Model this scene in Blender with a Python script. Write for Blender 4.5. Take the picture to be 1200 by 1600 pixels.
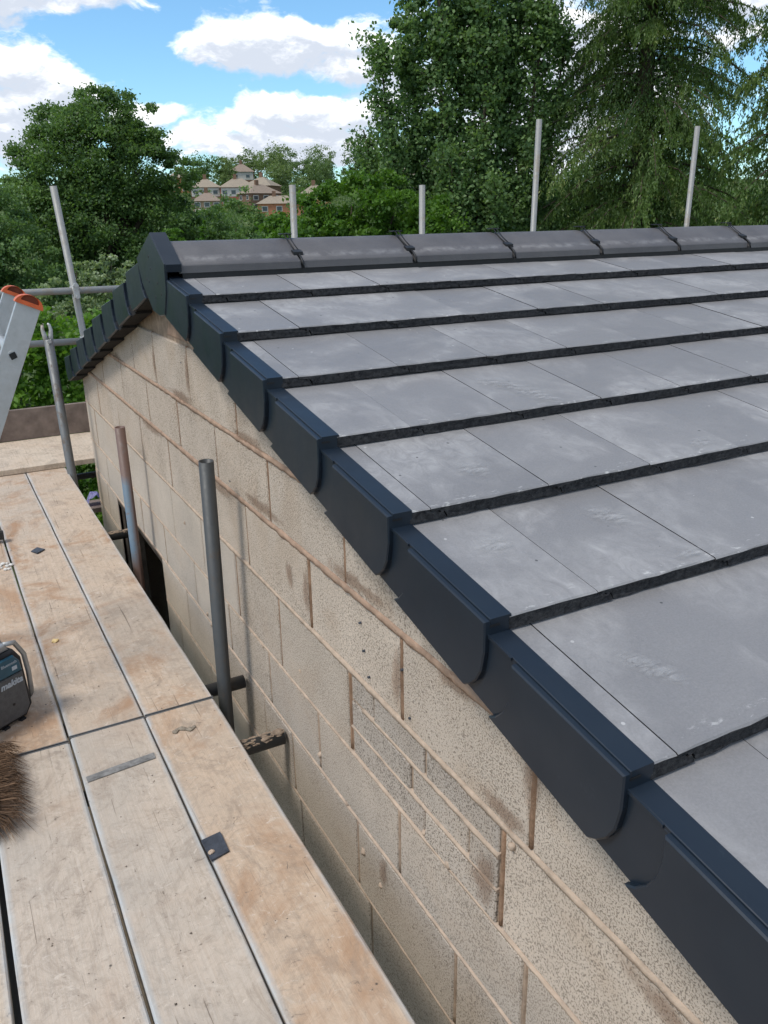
import bpy, bmesh, math, random
import numpy as np
from mathutils import Vector, Matrix
rad = math.radians
rnd = random.Random(11)
scn = bpy.context.scene
COL = scn.collection
for o in list(bpy.data.objects): bpy.data.objects.remove(o)

# ------------------------------------------------------------------ camera
cd = bpy.data.cameras.new('camera'); cam = bpy.data.objects.new('camera', cd); COL.objects.link(cam)
cd.sensor_fit = 'VERTICAL'; cd.sensor_height = 36.0; cd.sensor_width = 27.0
cd.lens = 1280.0 / 1600.0 * 36.0
cd.clip_start = .05; cd.clip_end = 3000
cam.matrix_world = Matrix(((0.88, 0.174, -0.442, 0), (-0.474, 0.289, -0.831, 0), (-0.017, 0.941, 0.337, 1.52), (0, 0, 0, 1)))
cam.location = (0, 0, 1.52)
yaw, pit, roll = rad(27.99), rad(19.68), rad(-1.013)
fw = Vector((math.sin(yaw) * math.cos(pit), math.cos(yaw) * math.cos(pit), -math.sin(pit)))
r0 = Vector((math.cos(yaw), -math.sin(yaw), 0)); u0 = r0.cross(fw)
R = r0 * math.cos(roll) + u0 * math.sin(roll); U = u0 * math.cos(roll) - r0 * math.sin(roll)
M3 = Matrix((R, U, -fw)).transposed()
cam.matrix_world = Matrix.Translation((0, 0, 1.52)) @ M3.to_4x4()
scn.camera = cam

# ------------------------------------------------------------------ node helper
class NT:
    def __init__(s, tree): s.t = tree; s.n = tree.nodes; s.l = tree.links
    def add(s, typ, **kw):
        n = s.n.new(typ)
        for k, v in kw.items():
            if k == 'ins':
                for a, b in v.items():
                    if hasattr(b, 'links') or isinstance(b, bpy.types.NodeSocket): s.l.new(b, n.inputs[a])
                    else: n.inputs[a].default_value = b
            else: setattr(n, k, v)
        return n
    def math(s, op, a, b=0.0, c=None, clamp=False):
        d = {0: a, 1: b}
        if c is not None: d[2] = c
        return s.add('ShaderNodeMath', operation=op, use_clamp=clamp, ins=d).outputs[0]
    def vmath(s, op, a, b=(0, 0, 0), out=0):
        return s.add('ShaderNodeVectorMath', operation=op, ins={0: a, 1: b}).outputs[out]
    def mapr(s, v, a, b, c=0.0, d=1.0, smooth=False):
        n = s.add('ShaderNodeMapRange', ins={'Value': v, 'From Min': a, 'From Max': b, 'To Min': c, 'To Max': d})
        if smooth: n.interpolation_type = 'SMOOTHSTEP'
        return n.outputs[0]
    def noise(s, vec, scale, detail=4, rough=.55, dist=0.0, out=0):
        return s.add('ShaderNodeTexNoise', ins={'Vector': vec, 'Scale': scale, 'Detail': detail, 'Roughness': rough, 'Distortion': dist}).outputs[out]
    def mix(s, f, a, b):
        n = s.add('ShaderNodeMix', data_type='RGBA')
        for i, v in ((0, f), (6, a), (7, b)):
            if isinstance(v, bpy.types.NodeSocket): s.l.new(v, n.inputs[i])
            else: n.inputs[i].default_value = v if i == 0 else (*v, 1)[:4]
        return n.outputs[2]
    def bump(s, h, strength=.3, dist=.01, nrm=None):
        d = {'Height': h, 'Strength': strength, 'Distance': dist}
        if nrm is not None: d['Normal'] = nrm
        return s.add('ShaderNodeBump', ins=d).outputs[0]

# ------------------------------------------------------------------ world: nishita sky with broken cumulus
SUN_DIR = Vector((-0.52, -0.06, 0.86)).normalized()
SUN_EL = math.asin(SUN_DIR.z); SUN_AZ = math.atan2(SUN_DIR.x, SUN_DIR.y)
world = bpy.data.worlds.new('World'); scn.world = world; world.use_nodes = True
W = NT(world.node_tree)
for n in list(W.n): W.n.remove(n)
sky = W.add('ShaderNodeTexSky', sky_type='NISHITA'); sky.sun_disc = False
sky.sun_elevation = SUN_EL; sky.sun_rotation = SUN_AZ; sky.air_density = 1.0; sky.dust_density = .3; sky.ozone_density = 2.5
tc = W.add('ShaderNodeTexCoord').outputs['Generated']
dirn = W.vmath('NORMALIZE', tc)
# cloud banks: direction to the middle of each bank, angular half width and half height
banks = [((.352, .92, .172), .075, .026, 1.0), ((.445, .88, .162), .060, .026, .95), ((.415, .90, .112), .080, .019, 1.0), ((.36, .93, .085), .12, .024, 1.0),
         ((.10, .98, .115), .085, .048, 1.0), ((.135, .96, .208), .10, .016, .9), ((.60, .79, .12), .16, .09, .9), ((.235, .97, .112), .045, .012, .85), ((-.2, .96, .18), .25, .08, .8),
         ((.75, .62, .25), .15, .09, .8), ((.04, .99, .15), .05, .05, .85)]
warp = W.noise(dirn, 7.0, 5, .6, out=1)
wv = W.vmath('SCALE', W.vmath('SUBTRACT', warp, (.5, .5, .5)))
wv.node.inputs['Scale'].default_value = .055
dw = W.vmath('ADD', dirn, wv)
def coverage(offz):
    d = W.vmath('ADD', dw, (0, 0, offz)) if offz else dw
    tot = None
    for c, rx, ry, amp in banks:
        cv = Vector(c).normalized(); rt = cv.cross(Vector((0, 0, 1))).normalized(); up = rt.cross(cv)
        a = W.math('MULTIPLY', W.vmath('DOT_PRODUCT', W.vmath('SUBTRACT', d, tuple(cv)), tuple(rt), out=1), 1 / rx)
        b = W.math('MULTIPLY', W.vmath('DOT_PRODUCT', W.vmath('SUBTRACT', d, tuple(cv)), tuple(up), out=1), 1 / ry)
        q = W.math('ADD', W.math('MULTIPLY', a, a), W.math('MULTIPLY', b, b))
        front = W.math('GREATER_THAN', W.vmath('DOT_PRODUCT', d, tuple(cv), out=1), 0)
        g = W.math('MULTIPLY', W.math('MULTIPLY', W.mapr(q, 0, 2.2, 1, 0, True), amp), front)
        tot = g if tot is None else W.math('MAXIMUM', tot, g)
    st = W.vmath('MULTIPLY', d, (1, 1, 2.4))
    n1 = W.noise(st, 16.0, 8, .6)
    # the rest of the sky carries the same sort of broken cloud
    n0 = W.noise(st, 2.2, 3, .5)
    ahead = W.mapr(W.vmath('DOT_PRODUCT', dirn, (.40, .90, .16), out=1), .78, .90)
    gen = W.math('MULTIPLY', W.mapr(n0, .40, .56), W.math('SUBTRACT', .75, W.math('MULTIPLY', ahead, .75)))
    cov = W.math('MAXIMUM', tot, gen)
    return W.math('ADD', W.math('MULTIPLY', cov, .62), W.math('MULTIPLY', W.math('SUBTRACT', n1, .5), 1.55))
c0 = coverage(0); c1 = coverage(.013)
mask = W.mapr(c0, .12, .46, 0, 1, True)
shade = W.mapr(W.math('SUBTRACT', c1, W.math('MULTIPLY', c0, .25)), .08, .46, 0, 1, True)
CLOUD_LIT = (8.6, 8.7, 8.9); CLOUD_BASE = (4.3, 4.7, 5.4)
ccol = W.mix(shade, CLOUD_LIT, CLOUD_BASE)
skyc = W.vmath('MULTIPLY', sky.outputs[0], (.74, 1.0, 1.10))
bright = W.mix(mask, skyc, ccol)
W.l.new(skyc, bright.node.inputs[6])
bg = W.add('ShaderNodeBackground', ins={'Color': bright, 'Strength': .1})
wo = W.add('ShaderNodeOutputWorld'); W.l.new(bg.outputs[0], wo.inputs[0])
# ------------------------------------------------------------------ sun (veiled by thin cloud over the house) and exposure
sd = bpy.data.lights.new('sun', 'SUN'); sun = bpy.data.objects.new('sun', sd); COL.objects.link(sun)
sd.energy = 1.5; sd.angle = rad(14); sd.color = (1.0, .96, .90)
sun.rotation_euler = SUN_DIR.to_track_quat('Z', 'Y').to_euler()
vs = scn.view_settings; vs.view_transform = 'Standard'; vs.look = 'None'; vs.gamma = 1; vs.exposure = 0.74; vs.use_curve_mapping = False

# ------------------------------------------------------------------ materials
def mat(name, rough=.7, spec=.4):
    m = bpy.data.materials.new(name); m.use_nodes = True
    t = NT(m.node_tree); p = m.node_tree.nodes['Principled BSDF']
    p.inputs['Roughness'].default_value = rough; p.inputs['Specular IOR Level'].default_value = spec
    return m, t, p
def obco(t, scale=None):
    """object coordinates shifted by a random amount per object"""
    c = t.add('ShaderNodeTexCoord').outputs['Object']
    r = t.add('ShaderNodeObjectInfo').outputs['Random']
    v = t.add('ShaderNodeCombineXYZ', ins={0: t.math('MULTIPLY', r, 37.0), 1: t.math('MULTIPLY', r, 91.0), 2: t.math('MULTIPLY', r, 13.0)}).outputs[0]
    c = t.vmath('ADD', c, v)
    if scale: c = t.vmath('MULTIPLY', c, scale)
    return c, r
def wco(t):
    return t.add('ShaderNodeNewGeometry').outputs['Position']
def simple(name, col, rough=.6, spec=.4, metal=0, var=.25, nscale=20, bumps=.1):
    m, t, p = mat(name, rough, spec)
    c, r = obco(t)
    n = t.noise(c, nscale, 5, .6)
    a = tuple(x * (1 - var) for x in col); b = tuple(min(1, x * (1 + var)) for x in col)
    t.l.new(t.mix(t.mapr(n, .3, .7), a, b), p.inputs['Base Color'])
    p.inputs['Metallic'].default_value = metal
    if bumps: t.l.new(t.bump(t.noise(c, nscale * 6, 4), bumps, .005), p.inputs['Normal'])
    return m

# concrete roof tile
def m_tile():
    m, t, p = mat('roof_tile_concrete', .5, .5)
    c, r = obco(t)
    big = t.noise(c, 3.2, 5, .6, .6)
    fine = t.noise(c, 260, 3, .7)
    streak = t.noise(t.vmath('MULTIPLY', c, (4.5, 3, 4)), 5, 7, .70, 1.2)
    base = t.mix(t.mapr(r, 0, 1), (.235, .226, .222), (.275, .264, .258))
    base = t.mix(t.mapr(fine, .3, .75), t.vmath('SCALE', base), base); base.node.inputs[6].links[0].from_node.inputs['Scale'].default_value = .78
    dust = t.math('MULTIPLY', t.mapr(big, .42, .66, 0, 1, True), t.mapr(streak, .3, .7))
    col = t.mix(t.math('MULTIPLY', dust, .72), base, (.44, .425, .41))
    scuff = t.mapr(t.noise(t.vmath('MULTIPLY', c, (3, 16, 3)), 9, 6, .7), .66, .74)
    col = t.mix(t.math('MULTIPLY', scuff, t.math('MULTIPLY', t.mapr(big, .5, .6), .5)), col, (.40, .39, .38))
    vor = t.add('ShaderNodeTexVoronoi', ins={'Vector': c, 'Scale': 26.0}); vor.feature = 'F1'
    speck = t.math('LESS_THAN', vor.outputs['Distance'], .085)
    sel = t.math('GREATER_THAN', t.add('ShaderNodeSeparateColor', ins={0: vor.outputs['Color']}).outputs[0], .80)
    dk = t.math('GREATER_THAN', t.add('ShaderNodeSeparateColor', ins={0: vor.outputs['Color']}).outputs[1], .45)
    col = t.mix(t.math('MULTIPLY', t.math('MULTIPLY', speck, sel), .8), col, t.mix(dk, (.03, .03, .03), (.5, .48, .46)))
    yy = t.add('ShaderNodeSeparateXYZ', ins={0: t.add('ShaderNodeTexCoord').outputs['Object']}).outputs[1]
    chips = t.math('MULTIPLY', t.mapr(yy, .045, .004), t.mapr(t.noise(t.vmath('MULTIPLY', c, (30, 75, 30)), 1.0, 4, .7), .60, .68))
    col = t.mix(t.math('MULTIPLY', chips, .75), col, (.60, .58, .55))
    dark = t.mapr(t.noise(c, 1.9, 6, .65, .5), .52, .70, 0, .35)
    col = t.mix(dark, col, (.155, .150, .150))
    t.l.new(col, p.inputs['Base Color'])
    t.l.new(t.mapr(big, .3, .7, .40, .60), p.inputs['Roughness'])
    h = t.math('ADD', t.math('MULTIPLY', fine, .5), t.math('MULTIPLY', t.noise(c, 30, 4), 1.0))
    t.l.new(t.bump(h, .22, .004), p.inputs['Normal'])
    return m
M_TILE = m_tile()
def m_edge_shade():  # dark tile edges; colour also deepened to carry shade on the fronts
    m, t, p = mat('roof_tile_edge_shaded', .9, .2)
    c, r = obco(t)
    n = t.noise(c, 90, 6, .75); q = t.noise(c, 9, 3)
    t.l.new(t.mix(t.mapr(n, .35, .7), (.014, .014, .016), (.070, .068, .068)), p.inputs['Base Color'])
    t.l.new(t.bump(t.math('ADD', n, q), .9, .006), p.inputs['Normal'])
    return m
M_EDGE_SHADE = m_edge_shade()
def m_ridge():
    m, t, p = mat('ridge_tile_concrete', .55, .4)
    c, r = obco(t)
    big = t.noise(c, 5, 5, .6)
    co = t.add('ShaderNodeTexCoord').outputs['Object']
    z = t.add('ShaderNodeSeparateXYZ', ins={0: co}).outputs[2]
    wear = t.math('MULTIPLY', t.mapr(t.math('ABSOLUTE', t.math('ADD', z, .066)), .0, .012, 1, 0), t.mapr(t.noise(c, 22, 5, .7), .40, .62))
    col = t.mix(t.mapr(big, .35, .7), (.085, .080, .082), (.125, .118, .117))
    col = t.mix(t.math('MULTIPLY', wear, .45), col, (.36, .345, .33))
    t.l.new(col, p.inputs['Base Color'])
    t.l.new(t.bump(t.noise(c, 120, 5, .7), .3, .004), p.inputs['Normal'])
    return m
M_RIDGE = m_ridge()
def m_navy():
    m, t, p = mat('navy_verge_plastic', .42, .36)
    c, r = obco(t)
    n = t.noise(c, 4, 5, .6)
    col = t.mix(t.mapr(n, .35, .75), (.009, .0155, .025), (.0135, .022, .033))
    dust = t.mapr(t.noise(c, 14, 6, .75), .62, .78, 0, .28)
    col = t.mix(dust, col, (.07, .085, .105))
    t.l.new(col, p.inputs['Base Color'])
    t.l.new(t.mapr(t.noise(c, 9, 5), .3, .7, .30, .46), p.inputs['Roughness'])
    t.l.new(t.bump(t.noise(c, 400, 2), .06, .001), p.inputs['Normal'])
    return m
M_NAVY = m_navy()
M_BLACK = simple('black_plastic', (.012, .012, .013), .5, .4, 0, .3, 30, .05)
M_UNDER = simple('dark_undercloak_board', (.022, .020, .019), .9, .2, 0, .4, 14, .4)

def m_block(name, a, b, speck=.7, stain=.5):
    m, t, p = mat(name, .92, .15)
    c, r = obco(t)
    g = wco(t)
    col = t.mix(r, a, b)
    r2 = t.math('FRACT', t.math('MULTIPLY', r, 17.3))
    col = t.mix(t.mapr(r2, 0, 1, 0, .42), col, tuple(x * f for x, f in zip(a, (.70, .74, .80))))
    cl = t.noise(g, 5.5, 5, .6)
    col = t.mix(t.mapr(cl, .35, .7, 0, .6), col, tuple(x * .74 for x in a))
    tan = t.noise(g, 2.6, 6, .65, .8)
    col = t.mix(t.mapr(tan, .52, .72, 0, stain), col, (.36, .235, .135))
    # open pores of the block face: crowded fine pits and a few larger holes
    cw = t.vmath('ADD', c, t.vmath('MULTIPLY', t.noise(c, 90, 2, out=1), (.003, .003, .003)))
    pn = t.noise(cw, 255, 2, .6); dens = t.noise(c, 6, 4, .6)
    thr = t.mapr(dens, .3, .7, .585, .515)
    por = t.mapr(t.math('SUBTRACT', pn, thr), -.012, .03)
    v2 = t.add('ShaderNodeTexVoronoi', ins={'Vector': cw, 'Scale': 75.0})
    pick2 = t.add('ShaderNodeSeparateColor', ins={0: v2.outputs['Color']}).outputs[0]
    por2 = t.math('MULTIPLY', t.mapr(v2.outputs['Distance'], .14, .30, 1, 0), t.math('GREATER_THAN', pick2, .90))
    pores = t.math('MAXIMUM', por, por2)
    col = t.mix(t.math('MULTIPLY', pores, speck), col, (.075, .058, .042))
    grit = t.noise(c, 420, 3, .7)
    col = t.mix(t.mapr(grit, .3, .7, 0, .35), col, tuple(min(1, x * 1.3) for x in a))
    t.l.new(col, p.inputs['Base Color'])
    h = t.math('SUBTRACT', t.math('MULTIPLY', grit, .7), t.math('MULTIPLY', pores, speck * 1.3))
    t.l.new(t.bump(h, .55, .004), p.inputs['Normal'])
    return m
M_CREAM = m_block('cream_block', (.565, .465, .37), (.63, .53, .43), .75, .5)
M_GREYB = m_block('grey_block', (.53, .445, .36), (.48, .41, .335), .70, .34)
M_PALEB = m_block('pale_smeared_block', (.57, .49, .405), (.55, .465, .375), .32, .35)
M_COMMON = m_block('concrete_brick', (.46, .395, .33), (.51, .43, .35), .95, .25)
M_MORT = simple('brown_mortar', (.36, .245, .175), .95, .1, 0, .25, 25, .6)
M_MORTP = simple('pale_mortar', (.45, .345, .26), .95, .1, 0, .2, 30, .6)
M_CRUST = simple('dried_mortar_crust', (.27, .205, .15), .95, .1, 0, .4, 60, .6)
M_MORTP2 = simple('perpend_mortar', (.27, .17, .11), .95, .1, 0, .3, 25, .6)
M_MORTD = simple('recessed_mortar', (.34, .25, .18), .95, .1, 0, .3, 30, .6)

def m_board(name, a, b, orange=.6, grey=.5):
    m, t, p = mat(name, .85, .2)
    c, r = obco(t)
    gr = t.noise(t.vmath('MULTIPLY', c, (28, 1.1, 8)), 5, 6, .65, .8)
    ring = t.add('ShaderNodeTexWave', ins={'Vector': t.vmath('MULTIPLY', c, (1, .06, 1)), 'Scale': 13.0, 'Distortion': 7.0, 'Detail': 3.0, 'Detail Scale': .9}).outputs[1]
    big = t.noise(c, 3.5, 6, .62, .6)
    scr = t.noise(t.vmath('MULTIPLY', c, (4, 4, 4)), 7, 8, .7, 1.6)
    col = t.mix(t.mapr(gr, .3, .72), a, b)
    col = t.mix(t.math('MULTIPLY', t.mapr(ring, .70, .98), .12), col, tuple(x * .6 for x in a))
    col = t.mix(t.mapr(scr, .48, .66, 0, .42), col, (.32, .265, .21))
    smear = t.noise(t.vmath('ADD', c, t.vmath('MULTIPLY', t.noise(c, 3, 3, .6, 0, 1), (.5, .5, .5))), 9, 7, .72, 2.2)
    col = t.mix(t.mapr(smear, .55, .70, 0, .40), col, (.20, .165, .135))
    col = t.mix(t.mapr(smear, .44, .34, 0, .40), col, (.62, .54, .45))
    og = t.noise(c, 2.3, 7, .68, .9)
    col = t.mix(t.mapr(og, .50, .64, 0, orange), col, (.36, .20, .105))
    col = t.mix(t.mapr(t.noise(c, 1.6, 5, .6, .5), .48, .62, 0, grey), col, (.40, .36, .31))
    mud = t.noise(t.vmath('MULTIPLY', c, (1.6, 1, 1)), 5.5, 9, .78, 1.2)
    col = t.mix(t.mapr(mud, .50, .60, 0, .38), col, (.26, .205, .16))
    spl = t.noise(t.vmath('MULTIPLY', c, (1, 1.4, 1)), 26, 6, .75, 1.0)
    col = t.mix(t.math('MULTIPLY', t.mapr(spl, .60, .68), t.mapr(mud, .42, .56)), col, (.17, .135, .105))
    col = t.mix(t.math('MULTIPLY', t.mapr(spl, .40, .34), .5), col, (.66, .58, .49))
    vv = t.add('ShaderNodeTexVoronoi', ins={'Vector': c, 'Scale': 16.0})
    pk = t.add('ShaderNodeSeparateColor', ins={0: vv.outputs['Color']}).outputs[0]
    dot = t.math('MULTIPLY', t.mapr(vv.outputs['Distance'], .03, .07, 1, 0), t.math('GREATER_THAN', pk, .82))
    col = t.mix(t.math('MULTIPLY', dot, .85), col, (.06, .055, .05))
    crack = t.mapr(t.noise(t.vmath('MULTIPLY', c, (40, .8, 10)), 3, 3, .6, .5), .685, .70)
    col = t.mix(t.math('MULTIPLY', crack, .6), col, (.10, .075, .055))
    sepx = t.add('ShaderNodeAttribute', attribute_name='edge').outputs['Fac']
    col = t.mix(t.math('MULTIPLY', sepx, t.mapr(t.noise(c, 12, 5, .7), .3, .6, .2, .9)), col, (.44, .46, .46))
    t.l.new(col, p.inputs['Base Color'])
    h = t.math('ADD', t.math('MULTIPLY', gr, .6), t.math('SUBTRACT', t.math('MULTIPLY', scr, .8), t.math('MULTIPLY', crack, .8)))
    t.l.new(t.bump(h, .38, .004), p.inputs['Normal'])
    return m
M_BTAN = m_board('tan_scaffold_board', (.50, .375, .27), (.58, .45, .335), .62, .25)
M_BORG = m_board('orange_stained_board', (.50, .385, .285), (.57, .455, .35), .9, .35)
M_BGREY = m_board('grey_scaffold_board', (.49, .40, .315), (.55, .47, .385), .22, .45)
M_BPALE = m_board('pale_plywood', (.56, .45, .34), (.64, .53, .41), .15, .1)
M_BTOE = simple('weathered_toe_board', (.215, .165, .135), .9, .15, 0, .35, 9, .3)

def m_tube(name, base, rust, amt, metal=.7, paint=None):
    m, t, p = mat(name, .5, .5)
    c, r = obco(t)
    n = t.noise(c, 9, 6, .65); n2 = t.noise(c, 40, 5, .7)
    col = t.mix(t.mapr(n2, .3, .7), tuple(x * .8 for x in base), base)
    k = t.mapr(t.math('ADD', n, t.math('MULTIPLY', t.math('SUBTRACT', n2, .5), .4)), .62 - amt * .35, .70 - amt * .25)
    col = t.mix(k, col, rust)
    if paint:
        col = t.mix(paint(t, n, n2), col, (.12, .175, .225))
    t.l.new(col, p.inputs['Base Color'])
    t.l.new(t.math('MULTIPLY', t.math('SUBTRACT', 1, k), metal), p.inputs['Metallic'])
    t.l.new(t.mapr(n2, .3, .7, .42, .65), p.inputs['Roughness'])
    t.l.new(t.bump(n2, .25, .003), p.inputs['Normal'])
    return m
M_GALV = m_tube('galvanised_tube', (.30, .297, .28), (.25, .22, .18), .25, .2)
M_GALVD = m_tube('dull_steel_tube', (.17, .175, .175), (.11, .085, .065), .25, .45)
M_DARKT = m_tube('black_steel_tube', (.075, .078, .078), (.06, .05, .042), .2, .35)
def pnt(t, n, n2):
    g = wco(t); s = t.add('ShaderNodeSeparateXYZ', ins={0: g})
    band = t.math('MULTIPLY', t.mapr(s.outputs[2], .38, .33), t.mapr(s.outputs[2], -.12, -.02))
    side = t.mapr(s.outputs[0], .698, .676)
    return t.math('MULTIPLY', band, t.math('MULTIPLY', side, t.mapr(n2, .25, .45)))
M_RUSTY = m_tube('rusty_painted_tube', (.20, .18, .165), (.155, .095, .075), .95, .3, pnt)
M_ALU = m_tube('ladder_aluminium', (.56, .57, .57), (.42, .42, .41), .1, .75)
M_STEEL = m_tube('coupler_steel', (.58, .57, .54), (.32, .25, .19), .2, .6)
M_ORANGE = simple('orange_plastic', (.62, .12, .035), .5, .4, 0, .15, 20, .1)
M_ORANGE_SHADE = simple('orange_plastic_shaded', (.20, .055, .025), .6, .3, 0, .3, 20, .1)  # same orange plastic, with the shade of the recess put into its colour
M_TEAL = simple('teal_plastic', (.014, .075, .115), .42, .5, 0, .15, 20, .04)
M_RGREY = simple('speaker_grille_grey', (.085, .086, .088), .55, .4, 0, .2, 60, .3)
M_RDARK = simple('dark_rubber', (.02, .021, .023), .6, .3, 0, .2, 40, .1)
M_RBAR = m_tube('guard_bar_metal', (.42, .43, .43), (.25, .25, .25), .2, .7)
M_TEXT = simple('pale_lettering', (.42, .46, .50), .5, .3, 0, .1, 30, 0)
M_BRIST = simple('coir_bristle', (.115, .065, .035), .8, .2, 0, .6, 60, 0)
M_WOODL = simple('light_wood', (.52, .42, .30), .7, .3, 0, .2, 12, .2)
M_SLATE = simple('dark_packer_plastic', (.045, .052, .066), .55, .4, 0, .35, 40, .2)
M_WHITE = simple('white_plaster', (.62, .60, .56), .9, .2, 0, .2, 40, .4)
M_LAV = simple('lavender_plastic', (.47, .45, .74), .5, .4, 0, .12, 12, .2)
M_TAPE = simple('grey_stain_tape', (.215, .21, .20), .8, .2, 0, .45, 40, .3)
M_SOIL = simple('soil_and_weeds', (.085, .075, .045), .95, .1, 0, .5, 3, .5)
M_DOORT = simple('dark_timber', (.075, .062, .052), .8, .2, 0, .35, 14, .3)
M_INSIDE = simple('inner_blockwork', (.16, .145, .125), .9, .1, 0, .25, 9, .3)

def m_leaf(name, dark, light, tip=None, trans=.35, rough=.5):
    m, t, p = mat(name, rough, .35)
    a = t.add('ShaderNodeAttribute', attribute_name='tint').outputs['Fac']
    col = t.mix(a, dark, light)
    if tip is not None: col = t.mix(t.mapr(a, .80, 1.0), col, tip)
    t.l.new(col, p.inputs['Base Color'])
    tr = t.add('ShaderNodeBsdfTranslucent')
    tcol = t.mix(.5, col, (light[0] * 1.5, light[1] * 1.7, light[2] * .6)); t.l.new(tcol, tr.inputs['Color'])
    mx = t.add('ShaderNodeMixShader', ins={0: trans}); t.l.new(p.outputs[0], mx.inputs[1]); t.l.new(tr.outputs[0], mx.inputs[2])
    t.l.new(mx.outputs[0], t.n['Material Output'].inputs[0])
    return m
L_OAK = m_leaf('leaf_dark_green', (.042, .090, .028), (.175, .280, .080))
L_MID = m_leaf('leaf_mid_green', (.052, .110, .040), (.205, .315, .110))
L_BRIGHT = m_leaf('leaf_bright_green', (.040, .105, .012), (.130, .250, .030))
L_PALE = m_leaf('leaf_pale_green', (.13, .18, .08), (.36, .43, .24), (.60, .62, .46))
L_LIME = m_leaf('leaf_lime_green', (.055, .135, .014), (.20, .36, .045))
L_CON = m_leaf('conifer_spray', (.030, .070, .024), (.205, .295, .085), (.38, .41, .16), .40)
L_FAR = m_leaf('leaf_far_green', (.060, .105, .036), (.170, .250, .082), None, .3)
L_FARL = m_leaf('leaf_far_light_green', (.115, .170, .058), (.235, .310, .115), None, .3)
M_BARK = simple('bark', (.075, .060, .045), .95, .1, 0, .4, 12, .6)

# ------------------------------------------------------------------ object helpers
def link(name, me, mats, parent=None, loc=None, **kw):
    o = bpy.data.objects.new(name, me); COL.objects.link(o)
    if not isinstance(mats, (list, tuple)): mats = [mats]
    if me is not None and not me.materials:
        for m in mats: me.materials.append(m)
    if parent is not None: o.parent = parent
    if loc is not None: o.location = loc
    for k, v in kw.items(): o[k] = v
    return o
def empty(name, loc, label, cat, group=None):
    o = bpy.data.objects.new(name, None); COL.objects.link(o); o.location = loc; o.empty_display_size = .1
    o['label'] = label; o['category'] = cat
    if group: o['group'] = group
    return o
def tag(o, label, cat, group=None):
    o['label'] = label; o['category'] = cat
    if group: o['group'] = group
    return o
def fin(bm, name='mesh', smooth=False):
    bmesh.ops.recalc_face_normals(bm, faces=bm.faces)
    me = bpy.data.meshes.new(name); bm.to_mesh(me); bm.free()
    if smooth:
        for p in me.polygons: p.use_smooth = True
    return me
def box(bm, a, b, mi=0, bev=0.0):
    vs_ = [bm.verts.new((x, y, z)) for x in (a[0], b[0]) for y in (a[1], b[1]) for z in (a[2], b[2])]
    fs = []
    for q in ((0, 1, 3, 2), (4, 6, 7, 5), (0, 4, 5, 1), (2, 3, 7, 6), (0, 2, 6, 4), (1, 5, 7, 3)):
        f = bm.faces.new([vs_[i] for i in q]); f.material_index = mi; fs.append(f)
    if bev > 0:
        es = list({e for f in fs for e in f.edges})
        bmesh.ops.bevel(bm, geom=es, offset=bev, segments=2, profile=.5, affect='EDGES')
    return vs_
def boxm(a, b, bev=0.0):
    bm = bmesh.new(); box(bm, a, b, 0, bev); return fin(bm)
def frame(d):
    d = d.normalized(); a = Vector((0, 0, 1)) if abs(d.z) < .9 else Vector((1, 0, 0))
    u = d.cross(a).normalized(); return u, d.cross(u)
def tube(bm, pts, r, n=12, caps=True, mi=0, jit=0.0, rs=None):
    pts = [Vector(p) for p in pts]; rings = []
    for i, p in enumerate(pts):
        d = pts[min(i + 1, len(pts) - 1)] - pts[max(i - 1, 0)]
        u, v = frame(d); rr = rs[i] if rs else r
        ring = []
        for k in range(n):
            a = 2 * math.pi * k / n; q = rr * (1 + (rnd.uniform(-jit, jit) if jit else 0))
            ring.append(bm.verts.new(p + u * math.cos(a) * q + v * math.sin(a) * q))
        rings.append(ring)
    for a, b in zip(rings[:-1], rings[1:]):
        for k in range(n):
            f = bm.faces.new((a[k], a[(k + 1) % n], b[(k + 1) % n], b[k])); f.smooth = True; f.material_index = mi
    if caps:
        bm.faces.new(rings[0]).material_index = mi; bm.faces.new(rings[-1]).material_index = mi
    return rings
def pipe(bm, p0, p1, r, wall=.004, n=18, mi=0):
    """hollow steel tube"""
    p0, p1 = Vector(p0), Vector(p1); u, v = frame(p1 - p0)
    R_ = []
    for p in (p0, p1):
        for rr in (r, r - wall):
            R_.append([bm.verts.new(p + u * math.cos(2 * math.pi * k / n) * rr + v * math.sin(2 * math.pi * k / n) * rr) for k in range(n)])
    a, ai, b, bi = R_
    for k in range(n):
        j = (k + 1) % n
        for q in ((a[k], a[j], b[j], b[k]), (ai[j], ai[k], bi[k], bi[j]), (a[j], a[k], ai[k], ai[j]), (b[k], b[j], bi[j], bi[k])):
            f = bm.faces.new(q); f.material_index = mi; f.smooth = q[0] in a and q[2] in b or q[0] in ai and q[2] in bi
def inset(poly, d):
    n = len(poly); out = []
    area = sum(poly[i][0] * poly[(i + 1) % n][1] - poly[(i + 1) % n][0] * poly[i][1] for i in range(n))
    s = 1 if area > 0 else -1
    for i in range(n):
        p0, p1, p2 = Vector(poly[i - 1]), Vector(poly[i]), Vector(poly[(i + 1) % n])
        e1 = (p1 - p0); e2 = (p2 - p1)
        if e1.length < 1e-7 or e2.length < 1e-7: out.append(tuple(p1)); continue
        e1.normalize(); e2.normalize()
        n1 = Vector((-e1.y, e1.x)) * s; n2 = Vector((-e2.y, e2.x)) * s
        b = n1 + n2
        if b.length < 1e-4: out.append(tuple(p1)); continue
        b = b.normalized(); k = max(.4, b.dot(n1))
        out.append(tuple(p1 + b * (d / k)))
    return out
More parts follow.
